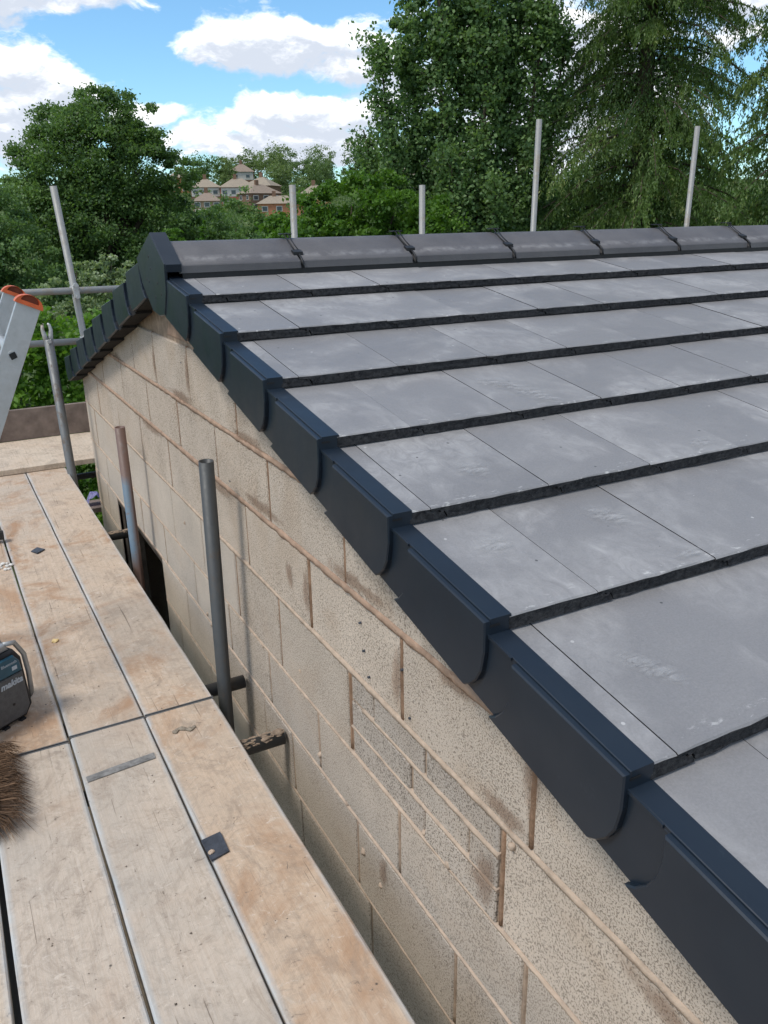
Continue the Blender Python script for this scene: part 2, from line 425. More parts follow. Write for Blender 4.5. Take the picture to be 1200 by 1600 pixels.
def prism(bm, poly, x0, x1, ch=0.0, mi=0, jit=0.0):
    """polygon in (y, z) extruded along x from its front face x0 back to x1, front edge chamfered"""
    rings = []
    if ch > 0:
        rings.append((inset(poly, ch), x0)); rings.append((poly, x0 + ch))
    else: rings.append((poly, x0))
    rings.append((poly, x1))
    vr = [[bm.verts.new((x + (rnd.uniform(-jit, jit) if jit and i < 1 else 0), p[0], p[1])) for p in pl] for i, (pl, x) in enumerate(rings)]
    n = len(poly)
    bm.faces.new(vr[0]).material_index = mi; bm.faces.new(list(reversed(vr[-1]))).material_index = mi
    for a, b in zip(vr[:-1], vr[1:]):
        for k in range(n):
            bm.faces.new((a[k], b[k], b[(k + 1) % n], a[(k + 1) % n])).material_index = mi
def clip(poly, f):
    """keep the part of a convex (y, z) polygon where f(p) >= 0 (f linear)"""
    out = []
    for i in range(len(poly)):
        p, q = poly[i], poly[(i + 1) % len(poly)]; a, b = f(p), f(q)
        if a >= 0: out.append(p)
        if (a >= 0) != (b >= 0):
            t = a / (a - b); out.append((p[0] + (q[0] - p[0]) * t, p[1] + (q[1] - p[1]) * t))
    return out

# ------------------------------------------------------------------ ground: flat garden, a wooded dip, the hillside beyond
def gh(x, y):
    s = .42 * x + .9 * y
    pts = [(-1e4, -2), (13, -2), (40, -5), (90, -8), (150, -4), (213, 2.2), (248, 6.0), (303, 12.0), (360, 15), (520, 14), (1e4, 10)]
    for (a, za), (b, zb) in zip(pts[:-1], pts[1:]):
        if a <= s <= b:
            t = (s - a) / (b - a); return za + (zb - za) * t
    return -2
def ground():
    bm = bmesh.new()
    xs = [-900, -500, -300, -200, -120, -60, -30, -14, -6, -2, 2, 6, 10, 16, 24, 36, 50, 70, 90, 120, 160, 220, 300, 450, 700, 1000]
    ys = [-400, -150, -60, -25, -10, -4, 0, 4, 8, 12, 16, 20, 26, 34, 44, 60, 80, 110, 140, 170, 200, 230, 260, 290, 320, 360, 420, 520, 700, 1000, 1400]
    g = [[bm.verts.new((x, y, gh(x, y))) for y in ys] for x in xs]
    for i in range(len(xs) - 1):
        for j in range(len(ys) - 1):
            bm.faces.new((g[i][j], g[i + 1][j], g[i + 1][j + 1], g[i][j + 1])).smooth = True
    me = fin(bm, 'ground', True)
    m, t, p = mat('ground_grass_and_soil', .95, .1)
    c = wco(t)
    n = t.noise(c, .35, 6, .6); n2 = t.noise(c, 6, 6, .7)
    col = t.mix(t.mapr(n, .4, .6), (.055, .085, .025), (.085, .115, .035))
    s = t.add('ShaderNodeSeparateXYZ', ins={0: c})
    near = t.math('MULTIPLY', t.mapr(s.outputs[1], 9, 7), t.mapr(t.math('ABSOLUTE', s.outputs[0]), 9, 7))
    col = t.mix(near, col, t.mix(t.mapr(n2, .35, .65), (.10, .08, .055), (.17, .135, .095)))
    t.l.new(col, p.inputs['Base Color']); t.l.new(t.bump(n2, .5, .05), p.inputs['Normal'])
    link('ground', me, m, kind='structure')
ground()

# ------------------------------------------------------------------ the block building
BX = .78                                                    # outer face of the gable wall
Y1, Z1, DY, DZ = 2.6012, 1.3054, .32543, .08084             # first tile course: front edge, then per course
RY, RZ = 2.984, 1.470                                       # ridge crest
XR = 6.4                                                    # far end of the roof
def zn(y): return Z1 - (DZ / DY) * (Y1 - y)
def zf(y): return 1.336 - .2817 * (y - 3.473)
bld = empty('block_building', (3.5, 2.9, -2.0), 'concrete block outbuilding with new grey tiled roof and navy verge trim', 'building')
OFF = Vector((3.5, 2.9, -2.0))
def part(name, me, mats, parent, **kw):
    o = link(name, me, mats, parent, **kw)
    if parent is bld: o.location = -OFF
    return o
D0, D1, DZT = 3.80, 4.91, -.052                             # side doorway
def roofclip(poly, gap):
    poly = clip(poly, lambda p: zn(p[0]) - .055 - gap - p[1])
    if len(poly) > 2: poly = clip(poly, lambda p: zf(p[0]) - .065 - gap - p[1])
    return poly
YA, YB = .05, 5.60
# mortar backing (the recessed joints), in convex pieces round the doorway
bm = bmesh.new()
for (a, b, c, d) in ((YA, D0, -2, DZT), (D1, YB, -2, DZT)):
    prism(bm, [(a, c), (b, c), (b, d), (a, d)], BX + .007, BX + .10)
prism(bm, roofclip([(YA, DZT), (YB, DZT), (YB, 1.6), (YA, 1.6)], -.004), BX + .007, BX + .10)
wall = part('gable_wall', fin(bm), M_MORTD, bld)
beds = [1.105, .875, .666, .436, .181, -.025, -.256, -.482, -.708, -.934, -1.16, -1.386, -1.612, -1.838, -2.0]
joints = [[3.907, 3.485, 2.97, 2.447, 1.95], [5.33, 4.798, 4.257, 3.70, 3.189, 2.694, 2.19, 1.677, 1.18, .66], [5.061, 4.488, 3.94, 3.41, 2.93, 2.425, 1.915, 1.399, .93, .45],
          [5.32, 4.86, 4.4, 3.93, 3.454, 3.0, 2.58, 2.172, 1.678, 1.011, .55], [5.1, 4.64, 4.17, 3.69, 3.177, 2.72, 2.3, 1.901, 1.421, .927, .45],
          [5.2, 3.36, 2.88, 2.38, 2.124, 1.656, 1.167, .68]]
for i in range(6, 14): joints.append([5.25 - .25 * (i % 2)] + [3.55 - .25 * (i % 2) - .49 * k for k in range(8)])
bed_w = .005
for ci in range(14):
    zt, zb = beds[ci], beds[ci + 1]
    js = sorted(joints[ci]); js = [YA] + js + [YB]
    if ci >= 5: js = sorted(js + [D0, D1])
    for a, b in zip(js[:-1], js[1:]):
        if ci >= 5 and a >= D0 - .01 and b <= D1 + .01: continue
        if b - a < .06: continue
        ga = 0.0 if a in (YA,) else .006; gb = 0.0 if b in (YB,) else .006
        if ci >= 5 and abs(a - D1) < .01: ga = 0
        if ci >= 5 and abs(b - D0) < .01: gb = 0
        if ci == 3 and abs(a - 1.011) < .01 and abs(b - 1.678) < .01:
            # make-up courses of concrete bricks
            rows = [(zb + .005, zb + .080, [1.30]), (zb + .088, zb + .164, [1.36, 1.125]), (zb + .172, zt - .005, [1.545, 1.30])]
            for q, (c, d, jj) in enumerate(rows):
                jx = [a + .008] + sorted(jj) + [b - .008]
                for e, f in zip(jx[:-1], jx[1:]):
                    bm = bmesh.new(); prism(bm, [(e + .005, c), (f - .005, c), (f - .005, d), (e + .005, d)], BX + rnd.uniform(-.002, .003), BX + .06, .003, 0, .0012)
                    link('brick', fin(bm), M_COMMON, wall)
            continue
        top = zt - bed_w - (.002 if ci > 2 else .004); bot = zb + bed_w
        poly = [(a + ga, bot), (b - gb, bot), (b - gb, top), (a + ga, top)]
        poly = roofclip(poly, 0.0)
        if len(poly) < 3: continue
        ys = [p[0] for p in poly]
        if max(ys) - min(ys) < .02: continue
        bm = bmesh.new(); prism(bm, poly, BX + rnd.uniform(-.0025, .0025), BX + .07, .004, 0, .001)
        far = (a + b) / 2 > 2.7
        if ci <= 2: m = M_CREAM
        elif ci == 3: m = M_CREAM if (a + b) / 2 < 1.1 else (M_PALEB if far or rnd.random() < .6 else M_GREYB)
        else: m = M_PALEB if far else M_GREYB
        link('concrete_block', fin(bm), m, wall)
# mortar at the apex
bm = bmesh.new(); prism(bm, roofclip([(2.80, 1.112), (3.25, 1.112), (3.12, 1.25), (2.95, 1.27)], .0), BX + .001, BX + .06, .004, 0, .003)
link('apex_mortar', fin(bm), M_MORT, wall)
# struck mortar beads along the beds and perpends
def bead(bm, p, q, w, proud, lump=0.3, n=None):
    p, q = Vector(p), Vector(q); L = (q - p).length; n = n or max(3, int(L / .022)); d = (q - p).normalized(); s = Vector((0, -d.z, d.y))
    prev = None
    for i in range(n + 1):
        c = p + (q - p) * i / n
        ww = w * (1 + rnd.uniform(-lump, lump)); pr = proud * (1 + rnd.uniform(-lump, lump) * 1.2)
        c = c + s * rnd.uniform(-.0008, .0008)
        ring = [bm.verts.new((BX + .012, *(c + s * ww).yz)), bm.verts.new((BX - pr * .75, *(c + s * ww * .62).yz)), bm.verts.new((BX - pr, *c.yz)), bm.verts.new((BX - pr * .6, *(c - s * ww * .7).yz)), bm.verts.new((BX + .012, *(c - s * ww).yz))]
        if prev:
            for k in range(4):
                f = bm.faces.new((prev[k], prev[k + 1], ring[k + 1], ring[k])); f.smooth = True
        else: bm.faces.new(ring)
        prev = ring
    bm.faces.new(list(reversed(prev)))
def ylim(z):                                                 # where a bed runs out under the roof
    a = Y1 - (Z1 - (z + .07)) / (DZ / DY); b = 3.473 + (1.336 - (z + .08)) / .2817
    return max(YA, a), min(YB, b)
for bi in range(1, 8):
    z = beds[bi]; a, b = ylim(z)
    m = M_MORT if bi in (1, 2) else M_MORTP
    w, pr = {1: (.0125, .006), 2: (.0135, .006), 3: (.0095, .0032)}.get(bi, (.0052, .0016))
    segs = [(a, b)] if bi < 6 else [(a, D0), (D1, b)]
    for s0, s1 in segs:
        bm = bmesh.new(); bead(bm, (0, s0, z - .001), (0, s1, z - .001), w, pr, .26); link('bed_joint', fin(bm, 'bed', False), m, wall)
for ci in range(0, 6):
    for y in joints[ci]:
        top = min(beds[ci], zn(y) - .07, zf(y) - .08) - .006
        if ci == 5 and D0 < y < D1: continue
        if top - beds[ci + 1] < .05: continue
        pr = -.002 if ci > 2 else -.0005
        bm = bmesh.new(); bead(bm, (0, y, beds[ci + 1] + .008), (0, y, top), .0065 if ci < 3 else .0045, pr, .3); link('perpend_joint', fin(bm), M_MORTP2 if ci < 4 else M_MORTD, wall)
# brick patch joints
for z0, y0, y1, w in ((.353, 1.02, 1.60, .0075), (.269, 1.02, 1.665, .006)):
    bm = bmesh.new(); bead(bm, (0, y0, z0), (0, y1, z0), w * .9, .0030, .3); link('bed_joint', fin(bm), M_MORTP, wall)
# mortar snots squeezed from joints
for (y, z, r_) in ((1.90, .03, .012), (1.62, -.105, .014), (1.52, -.14, .011), (2.02, .25, .008), (3.25, .33, .011), (2.35, .175, .008), (1.30, .20, .009), (1.72, -.02, .007), (3.03, .0, .012), (2.98, -.03, .010), (1.2, .19, .012), (.98, .41, .011)):
    bm = bmesh.new(); bmesh.ops.create_icosphere(bm, subdivisions=2, radius=r_ * .85)
    for v in bm.verts: v.co *= rnd.uniform(.65, 1.25); v.co.x *= .8
    link('mortar_lump', fin(bm, 'lump', True), M_MORTP, wall, (BX + .001, y, z))
# thin smears of mortar wiped over the blocks
def m_smear():
    m, t, p = mat('wiped_mortar_smear', .95, .1)
    c = wco(t); n = t.noise(t.vmath('MULTIPLY', c, (1, 1.5, 1)), 22, 7, .72, .8)
    a = t.add('ShaderNodeAttribute', attribute_name='tint').outputs['Fac']
    t.l.new(t.mix(t.mapr(n, .35, .65), (.21, .125, .08), (.33, .215, .145)), p.inputs['Base Color'])
    al = t.mapr(t.math('ADD', t.math('MULTIPLY', a, .75), t.math('SUBTRACT', n, .62)), 0, .35)
    tr = t.add('ShaderNodeBsdfTransparent'); mx = t.add('ShaderNodeMixShader', ins={0: t.math('MULTIPLY', al, .42)})
    t.l.new(tr.outputs[0], mx.inputs[1]); t.l.new(p.outputs[0], mx.inputs[2]); t.l.new(mx.outputs[0], t.n['Material Output'].inputs[0])
    return m
M_SMEAR = m_smear()
for (y, z, ry, rz_, rot) in ((.74, .70, .17, .034, -.15), (1.28, .80, .035, .05, .3), (1.0, .47, .10, .03, 0), (1.06, .27, .05, .09, .2), (1.62, .70, .20, .03, 0), (2.25, .70, .22, .028, 0), (1.18, .655, .12, .03, 0),
                             (.55, .40, .20, .035, .1), (1.50, -.08, .03, .07, .1), (2.35, .89, .20, .03, 0), (3.1, .895, .22, .03, 0), (3.7, .65, .25, .03, 0), (2.7, .64, .22, .028, 0), (2.05, .55, .035, .06, 0), (4.3, .88, .2, .03, 0), (1.415, .55, .03, .10, 0), (1.93, .55, .03, .1, 0), (2.98, 1.0, .03, .1, 0), (3.49, .98, .03, .08, 0), (.93, .62, .035, .12, 0)):
    n = 22; bm = bmesh.new(); c = bm.verts.new((0, 0, 0)); ring = []
    for i in range(n):
        t_ = 2 * math.pi * i / n; q = rnd.uniform(.8, 1.15); u, v = ry * q * math.cos(t_), rz_ * q * math.sin(t_)
        ring.append(bm.verts.new((0, u * math.cos(rot) - v * math.sin(rot), u * math.sin(rot) + v * math.cos(rot))))
    for i in range(n): bm.faces.new((c, ring[i], ring[(i + 1) % n]))
    if z + rz_ > zn(y) - .06: z = zn(y) - .06 - rz_
    me = fin(bm); at = me.attributes.new('tint', 'FLOAT', 'POINT'); at.data.foreach_set('value', [1.0] + [0.0] * n)
    link('mortar_smear', me, M_SMEAR, wall, (BX - .0042, y, z))
# screws/plugs left in the blocks
for (y, z) in ((1.60, .60), (1.56, .47), (1.585, .53), (1.395, .575), (1.36, .47), (3.05, 1.03), (2.56, .70), (2.41, .66)):
    bm = bmesh.new(); tube(bm, [(BX - .004, y, z), (BX + .01, y, z)], .0032, 8); link('wall_plug', fin(bm), M_SLATE, wall)
# lintel shadow gap, jambs and timber inside the doorway
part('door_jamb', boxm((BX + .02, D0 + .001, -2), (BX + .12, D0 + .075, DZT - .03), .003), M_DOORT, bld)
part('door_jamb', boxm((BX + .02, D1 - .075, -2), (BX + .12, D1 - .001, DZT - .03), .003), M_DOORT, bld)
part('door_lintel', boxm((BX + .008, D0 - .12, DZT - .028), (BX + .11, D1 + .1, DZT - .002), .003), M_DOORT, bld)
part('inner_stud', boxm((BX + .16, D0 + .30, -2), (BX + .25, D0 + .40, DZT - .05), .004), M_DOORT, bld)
part('rear_wall', boxm((BX + .105, YB - .1, -2), (XR - .12, YB, .66)), M_PALEB, bld)
part('front_wall', boxm((BX + .105, YA, -2), (XR - .12, YA + .1, .58)), M_PALEB, bld)
bm = bmesh.new()
prism(bm, roofclip([(YA, -2), (YB, -2), (YB, 1.6), (YA, 1.6)], .01), XR - .11, XR - .02)
part('end_wall', fin(bm), M_PALEB, bld)
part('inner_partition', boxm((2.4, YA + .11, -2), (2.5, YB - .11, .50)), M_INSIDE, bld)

# ------------------------------------------------------------------ roof
bm = bmesh.new()
prism(bm, [(-.12, zn(-.12) - .10), (RY, zn(RY) - .10), (RY, zn(RY) - .07), (-.12, zn(-.12) - .07)], BX + .02, XR - .01)
prism(bm, [(RY, zf(RY) - .20), (5.78, zf(5.78) - .11), (5.78, zf(5.78) - .075), (RY, zf(RY) - .16)], BX + .02, XR - .01)
roof = part('roof', fin(bm), M_UNDER, bld)
TW, TT, SL = .293, .025, .159
path = [(0, 0), (0, -.007), (.020, -.009), (.024, -.0135), (.031, -.0115), (.036, -.017), (.038, -.025)]
def tile_mesh(w, cutleft=None, seed=0):
    """flat interlocking tile: front profile in x-z with the side lock, run up the slope"""
    q = random.Random(seed)
    left = [(x + (.0007 if z > -.008 else .0018), z) for x, z in path] if cutleft is None else [(0, 0), (0, -.025)]
    right = [(w + x - (.0007 if z > -.008 else .0018), z) for x, z in path]
    nt = max(2, int(w / .035))
    top = [(left[0][0] + (right[0][0] - left[0][0]) * i / nt, 0) for i in range(nt + 1)]
    bot = [(right[-1][0] + (left[-1][0] - right[-1][0]) * i / nt, -TT) for i in range(nt + 1)]
    prof = top + right[1:-1] + bot + list(reversed(left[1:-1]))
    bm = bmesh.new(); rings = []
    ntop = len(top)
    for ri, (y, dz) in enumerate(((0, .0022), (.0028, 0), (.395, 0))):
        ring = []
        for i, (x, z) in enumerate(prof):
            jz = jy = 0
            if ri == 0:
                jy = q.uniform(-.0012, .0016)
                z2 = z - dz if i < ntop else z + (dz * .3 if z < -.02 else 0)
                jz = q.uniform(-.0009, .0006)
            else: z2 = z
            ring.append(bm.verts.new((x, y + jy, z2 + jz + SL * y)))
        rings.append(ring)
    n = len(prof)
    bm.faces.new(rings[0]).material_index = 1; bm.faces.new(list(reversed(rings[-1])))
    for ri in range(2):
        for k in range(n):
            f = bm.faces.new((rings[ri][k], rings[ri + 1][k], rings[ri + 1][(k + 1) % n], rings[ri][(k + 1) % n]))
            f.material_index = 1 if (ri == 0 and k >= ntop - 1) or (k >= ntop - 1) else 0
    return fin(bm, 'tile')
TM = [tile_mesh(TW, None, s) for s in range(5)]
for me in TM: me.materials.append(M_TILE); me.materials.append(M_EDGE_SHADE)
XT = .7483
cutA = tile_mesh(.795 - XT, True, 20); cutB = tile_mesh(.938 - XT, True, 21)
for k in range(9):
    y, z = Y1 - DY * k, Z1 - DZ * k
    odd = k % 2 == 0
    x = .795 if odd else .938
    link('roof_tile', cutA if odd else cutB, [M_TILE, M_EDGE_SHADE], roof, (XT, y, z))
    while x < XR - .2:
        o = link('roof_tile', rnd.choice(TM), [M_TILE, M_EDGE_SHADE], roof, (x + rnd.uniform(-.0008, .0008), y + rnd.uniform(-.0015, .0015), z + rnd.uniform(-.0008, .0012)))
        o.rotation_euler = (rnd.uniform(-.0015, .0015), rnd.uniform(-.001, .001), rnd.uniform(-.0012, .0012)); x += TW
# far slope, hidden from the photograph: plain courses in one part
bm = bmesh.new()
for k in range(8):
    y, z = 3.473 + .3204 * k, 1.336 - .0902 * k; b = .39 if k else .37
    prism(bm, [(y, z), (y - b, z + .056), (y - b, z + .031), (y, z - .025)], XT, XR - .02)
link('far_slope_tiles', fin(bm), M_TILE, roof, kind='stuff')
# ridge tiles with clips
prof = []
for i in range(-6, 7):
    t = i / 6; y = t * .152
    z = -.083 * abs(t) if abs(t) > .25 else -.083 * (.125 + abs(t) ** 2 * 2)
    prof.append((y, z))
def ridge_mesh(L):
    bm = bmesh.new()
    outer = [(p[0], p[1]) for p in prof]
    poly = [(-.157, -.110)] + [(-.155, -.087)] + outer + [(.155, -.087), (.157, -.110), (.146, -.110)] + [(p[0] * .94, p[1] - .018) for p in reversed(outer)] + [(-.146, -.110)]
    xs = [0, .004, L - .004, L]; sc = [.985, 1, 1, .985]
    rings = [[bm.verts.new((x, p[0] * s, p[1] * (2 - s) if s < 1 else p[1])) for p in poly] for x, s in zip(xs, sc)]
    n = len(poly)
    for a, b in zip(rings[:-1], rings[1:]):
        for k in range(n): 
            f = bm.faces.new((a[k], b[k], b[(k + 1) % n], a[(k + 1) % n])); f.smooth = 2 <= k < 13
    bm.faces.new(rings[0]); bm.faces.new(list(reversed(rings[-1])))
    return fin(bm, 'ridge')
RM = ridge_mesh(.455); RM0 = ridge_mesh(.44)
def clip_mesh():
    bm = bmesh.new()
    box(bm, (-.020, -.026, .004), (.022, .014, .010), 0, .002)               # top plate
    for dx in (-.009, .007):
        tube(bm, [(dx, -.02, .006), (dx + .004, -.065, -.022), (dx + .006, -.105, -.042)], .0026, 6)
    box(bm, (-.019, -.128, -.055), (.023, -.098, -.040), 0, .002)             # clip body
    tube(bm, [(.004, -.125, -.047), (.004, -.150, -.061), (.004, -.176, -.078), (.004, -.178, -.100)], .0065, 6)
    box(bm, (-.006, -.19, -.104), (.014, -.16, -.094), 0, .002)
    box(bm, (-.004, -.165, -.09), (.008, .165, -.006), 0)                       # rubber between the tiles
    return fin(bm, 'clip')
# keep the rubber under the tile surface: thin tent shape
def clip_mesh2():
    bm = bmesh.new()
    box(bm, (-.020, -.024, .000), (.022, .012, .004), 0, .0015)
    for dx in (-.010, .006):
        tube(bm, [(dx, -.02, .003), (dx + .004, -.065, -.031), (dx + .006, -.105, -.054)], .0020, 6)
    vs_ = box(bm, (-.016, -.124, -.071), (.020, -.100, -.046), 0)
    for v in vs_:
        if v.co.y < -.12: v.co.z -= .012
        else: v.co.z -= .004
    tube(bm, [(.004, -.125, -.068), (.004, -.145, -.079), (.004, -.161, -.092), (.004, -.164, -.112)], .0045, 6)
    return fin(bm, 'clip')
CM = clip_mesh2()
x = 1.1885; link('ridge_tile', RM0, M_RIDGE, roof, (.747, RY, RZ))
k = 0
while x < XR - .3:
    o = link('ridge_tile', RM, M_RIDGE, roof, (x + .006, RY + rnd.uniform(-.002, .002), RZ + rnd.uniform(-.0015, .0015))); o.rotation_euler = (rnd.uniform(-.006, .006), 0, rnd.uniform(-.003, .003))
    link('ridge_clip', CM, M_BLACK, roof, (x, RY, RZ + .002))
    x += .467
bm = bmesh.new()
for s in (-1, 1):
    box(bm, (.757, RY + s * .150 - .004, RZ - .140), (XR - .2, RY + s * .150 + .004, RZ - .105), 0)
box(bm, (.757, RY - .14, RZ - .150), (XR - .2, RY + .14, RZ - .115), 0)
link('ridge_seal', fin(bm), M_BLACK, roof)
# dry verge caps
def verge_mesh(sy=1, sl=SL):
    bm = bmesh.new()
    P = lambda l: [(sy * a, sl * a + b) for a, b in l]
    mainp = [(0, .0), (0, -.055), (.008, -.095), (.022, -.122), (.040, -.142), (.060, -.156), (.310, -.136), (.290, -.121), (.272, -.100), (.258, -.070), (.252, -.040), (.252, 0)]
    prism(bm, P(mainp), .6985, .7096, .0026)
    tong = [(.20, -.002), (.20, -.143), (.395, -.128), (.395, -.002)]
    prism(bm, P(tong), .7095, .7120, .0008)
    # lip beside the tongue
    prism(bm, P([(.262, -.001), (.262, .004), (.345, .006), (.345, -.001)]), .7062, .7092)
    # flange over the tile edge and the closed front
    prism(bm, P([(.0, .0035), (.40, .0035), (.40, -.006), (.0, -.006)]), .7100, .7520, .0012)
    prism(bm, P([(.0005, -.032), (.0005, -.0062), (.006, -.0062), (.006, -.032)]), .7052, .7515)
    prism(bm, P([(-.0006, -.0115), (-.0006, -.0075), (.0004, -.0075), (.0004, -.0115)]), .7090, .7290, 0, 1)
    # inner skirt against the wall
    prism(bm, P([(.03, -.032), (.03, -.120), (.38, -.105), (.38, -.032)]), .7470, .7500)
    return fin(bm, 'verge')
VN = verge_mesh(1); VF = verge_mesh(-1, .19)
for k in range(9):
    o = link('verge_cap', VN, [M_NAVY, M_BLACK], roof, (rnd.uniform(-.0008, .0008), Y1 - DY * k, Z1 - DZ * k))
for k in range(8):
    o = link('verge_cap', VF, [M_NAVY, M_BLACK], roof, (0, 3.473 + .3204 * k, 1.336 - .0902 * k))
bm = bmesh.new()
for k in range(8):
    y, z = 3.473 + .3204 * k, 1.336 - .0902 * k
    prism(bm, [(y - .05, z - .09), (y - .05, z - .146), (y - .375, z - .066), (y - .375, z - .02)], .7085 + .0004 * k, BX - .004, .0)
link('undercloak', fin(bm), M_UNDER, roof)
# ridge end cap
bm = bmesh.new()
poly = [(2.984, 1.490), (2.820, 1.392), (2.832, 1.30), (2.880, 1.222), (2.955, 1.212), (3.045, 1.222), (3.17, 1.31), (3.225, 1.400)]
prism(bm, [(2.984, 1.490), (2.816, 1.390), (2.819, 1.366), (2.984, 1.464), (3.22, 1.380), (3.225, 1.400)], .699, .752, .002)
prism(bm, poly, .6955, .7045, .003)
ec = link('ridge_end_cap', fin(bm), M_NAVY, roof)
bm = bmesh.new()
for (y, z) in ((3.03, 1.41), (3.02, 1.37), (3.09, 1.33), (3.06, 1.325), (2.94, 1.325), (2.90, 1.29), (2.985, 1.275)):
    tube(bm, [(.6946, y, z), (.699, y, z)], .0048, 8)
link('cap_screw_holes', fin(bm), M_BLACK, roof)
# fascia along the front eaves
link('fascia', boxm((BX + .02, -.15, zn(-.12) - .26), (XR - .02, -.125, zn(-.12) - .05), .002), M_NAVY, roof)
# dust and footprint marks on the tiles (flat print lying on the tile face)
def m_dust():
    m, t, p = mat('chalky_dust_mark', .9, .1)
    c = t.add('ShaderNodeTexCoord').outputs['Object']
    n = t.noise(t.vmath('MULTIPLY', c, (8, 22, 1)), 3, 7, .72, .6)
    a = t.add('ShaderNodeAttribute', attribute_name='tint').outputs['Fac']
    p.inputs['Base Color'].default_value = (.46, .455, .45, 1)
    al = t.math('MULTIPLY', t.mapr(n, .40, .56), t.mapr(a, 0.0, .55))
    tr = t.add('ShaderNodeBsdfTransparent'); mx = t.add('ShaderNodeMixShader', ins={0: t.math('MULTIPLY', al, .40)})
    t.l.new(tr.outputs[0], mx.inputs[1]); t.l.new(p.outputs[0], mx.inputs[2]); t.l.new(mx.outputs[0], t.n['Material Output'].inputs[0])
    return m
M_DUST = m_dust()
def dust(x, k, a, rx, ry, rot=0.0):
    """k course, a distance up from its front edge"""
    n = 20; y, z = Y1 - DY * k + a, Z1 - DZ * k + SL * a + .0032
    bm = bmesh.new(); c = bm.verts.new((0, 0, 0)); ring = []
    for i in range(n):
        t = 2 * math.pi * i / n; q = rnd.uniform(.85, 1.1)
        u, v = rx * q * math.cos(t), ry * q * math.sin(t)
        px, py = u * math.cos(rot) - v * math.sin(rot), u * math.sin(rot) + v * math.cos(rot)
        ring.append(bm.verts.new((px, py, SL * py)))
    for i in range(n): bm.faces.new((c, ring[i], ring[(i + 1) % n]))
    me = fin(bm); at = me.attributes.new('tint', 'FLOAT', 'POINT'); at.data.foreach_set('value', [1.0] + [0.0] * n)
    link('dust_mark', me, M_DUST, roof, (x, y, z))
dust(1.36, 3, .10, .050, .13, .35); dust(1.30, 3, .20, .04, .07, .3)
dust(1.15, 5, .21, .042, .060, .35); dust(1.36, 6, .20, .06, .06, .2)
dust(.98, 4, .12, .05, .05, 0); dust(.86, 5, .20, .05, .04, .3); dust(1.60, 4, .05, .05, .03, .3); dust(1.75, 5, .03, .04, .015, .2); dust(1.20, 5, .03, .05, .014, .1)
dust(.90, 6, .15, .030, .07, .5)

# ------------------------------------------------------------------ scaffold boards
def board(label, near, far, z, th, mats, parent_name='scaffold_board', band_near=True, band_far=True, cat='scaffold board', group='scaffold boards of the working platform'):
    (xa, xb, ya), (xc, xd, yb) = near, far
    bm = bmesh.new(); n = max(4, int((yb - ya) / .16)); rows = []
    for i in range(n + 1):
        t = i / n; y = ya + (yb - ya) * t
        l, r_ = xa + (xc - xa) * t, xb + (xd - xb) * t
        j = lambda s=.0014: rnd.uniform(-s, s)
        xs = [(l + j(), -.004), (l + .004 + j(), 0), (l + .016, 0), ((l + r_) / 2, .0008 * math.sin(t * 7)), (r_ - .016, 0), (r_ - .004 + j(), 0), (r_ + j(), -.004)]
        rows.append([bm.verts.new((x, y, z + dz)) for x, dz in xs] + [bm.verts.new((r_, y, z - th)), bm.verts.new((l, y, z - th))])
    m = 9
    for a, b in zip(rows[:-1], rows[1:]):
        for k in range(m): bm.faces.new((a[k], a[(k + 1) % m], b[(k + 1) % m], b[k]))
    bm.faces.new(rows[0]); bm.faces.new(list(reversed(rows[-1])))
    cx, cy = (xa + xb) / 2, ya
    for v in bm.verts: v.co -= Vector((cx, cy, z))
    me = fin(bm, 'board')
    vals = []
    for i in range(len(rows)):
        vals += [1, .8, .0, 0, .0, .8, 1, .6, .6]
    at = me.attributes.new('edge', 'FLOAT', 'POINT'); at.data.foreach_set('value', [float(v) for v in vals])
    o = link(parent_name, me, mats, None, (cx, cy, z)); tag(o, label, cat, group)
    for on, (x0, x1, y) in ((band_near, (xa, xb, ya)), (band_far, (xc, xd, yb))):
        if on:
            bm = bmesh.new(); s = 1 if y == ya else -1
            y2 = y + s * .003; y1 = y - s * .0018
            lo, hi = min(y1, y2), max(y1, y2)
            box(bm, (x0 - .001, lo, z - th - .001), (x1 + .001, hi, z + .0018), 0, .0006)
            for v in bm.verts: v.co -= Vector((cx, cy, z))
            link('end_band', fin(bm), M_GALVD, o)
    return o
TH = .038
board('tan board nearest the block wall in the far row, heavily stained orange', (.382, .610, 2.413), (.352, .594, 5.70), 0.0, TH, M_BORG)
board('tan middle board of the far row carrying a small dark chip', (.146, .377, 2.413), (.104, .346, 5.70), -.001, TH, M_BORG)
board('far row board that the portable radio stands on', (-.092, .139, 2.392), (-.138, .097, 5.70), 0.0, TH, M_BTAN)
board('far row board behind the radio, mostly out of the picture on the left', (-.33, -.099, 2.392), (-.375, -.146, 5.70), -.002, TH, M_BTAN)
board('tan near row board along the block wall with a square dark packer on its edge', (.372, .602, -1.4), (.382, .608, 2.404), 0.0, TH, M_BTAN)
board('grey middle board of the near row crossed by a grey tape mark', (.142, .366, -1.4), (.147, .376, 2.404), -.0005, TH, M_BGREY)
board('grey near row board that the broom rests on', (-.090, .136, -1.4), (-.091, .139, 2.382), 0.0, TH, M_BGREY)
board('pale board at the bottom left corner of the platform beyond a gap', (-.333, -.108, -1.4), (-.333, -.107, 2.382), -.004, TH, M_BPALE)
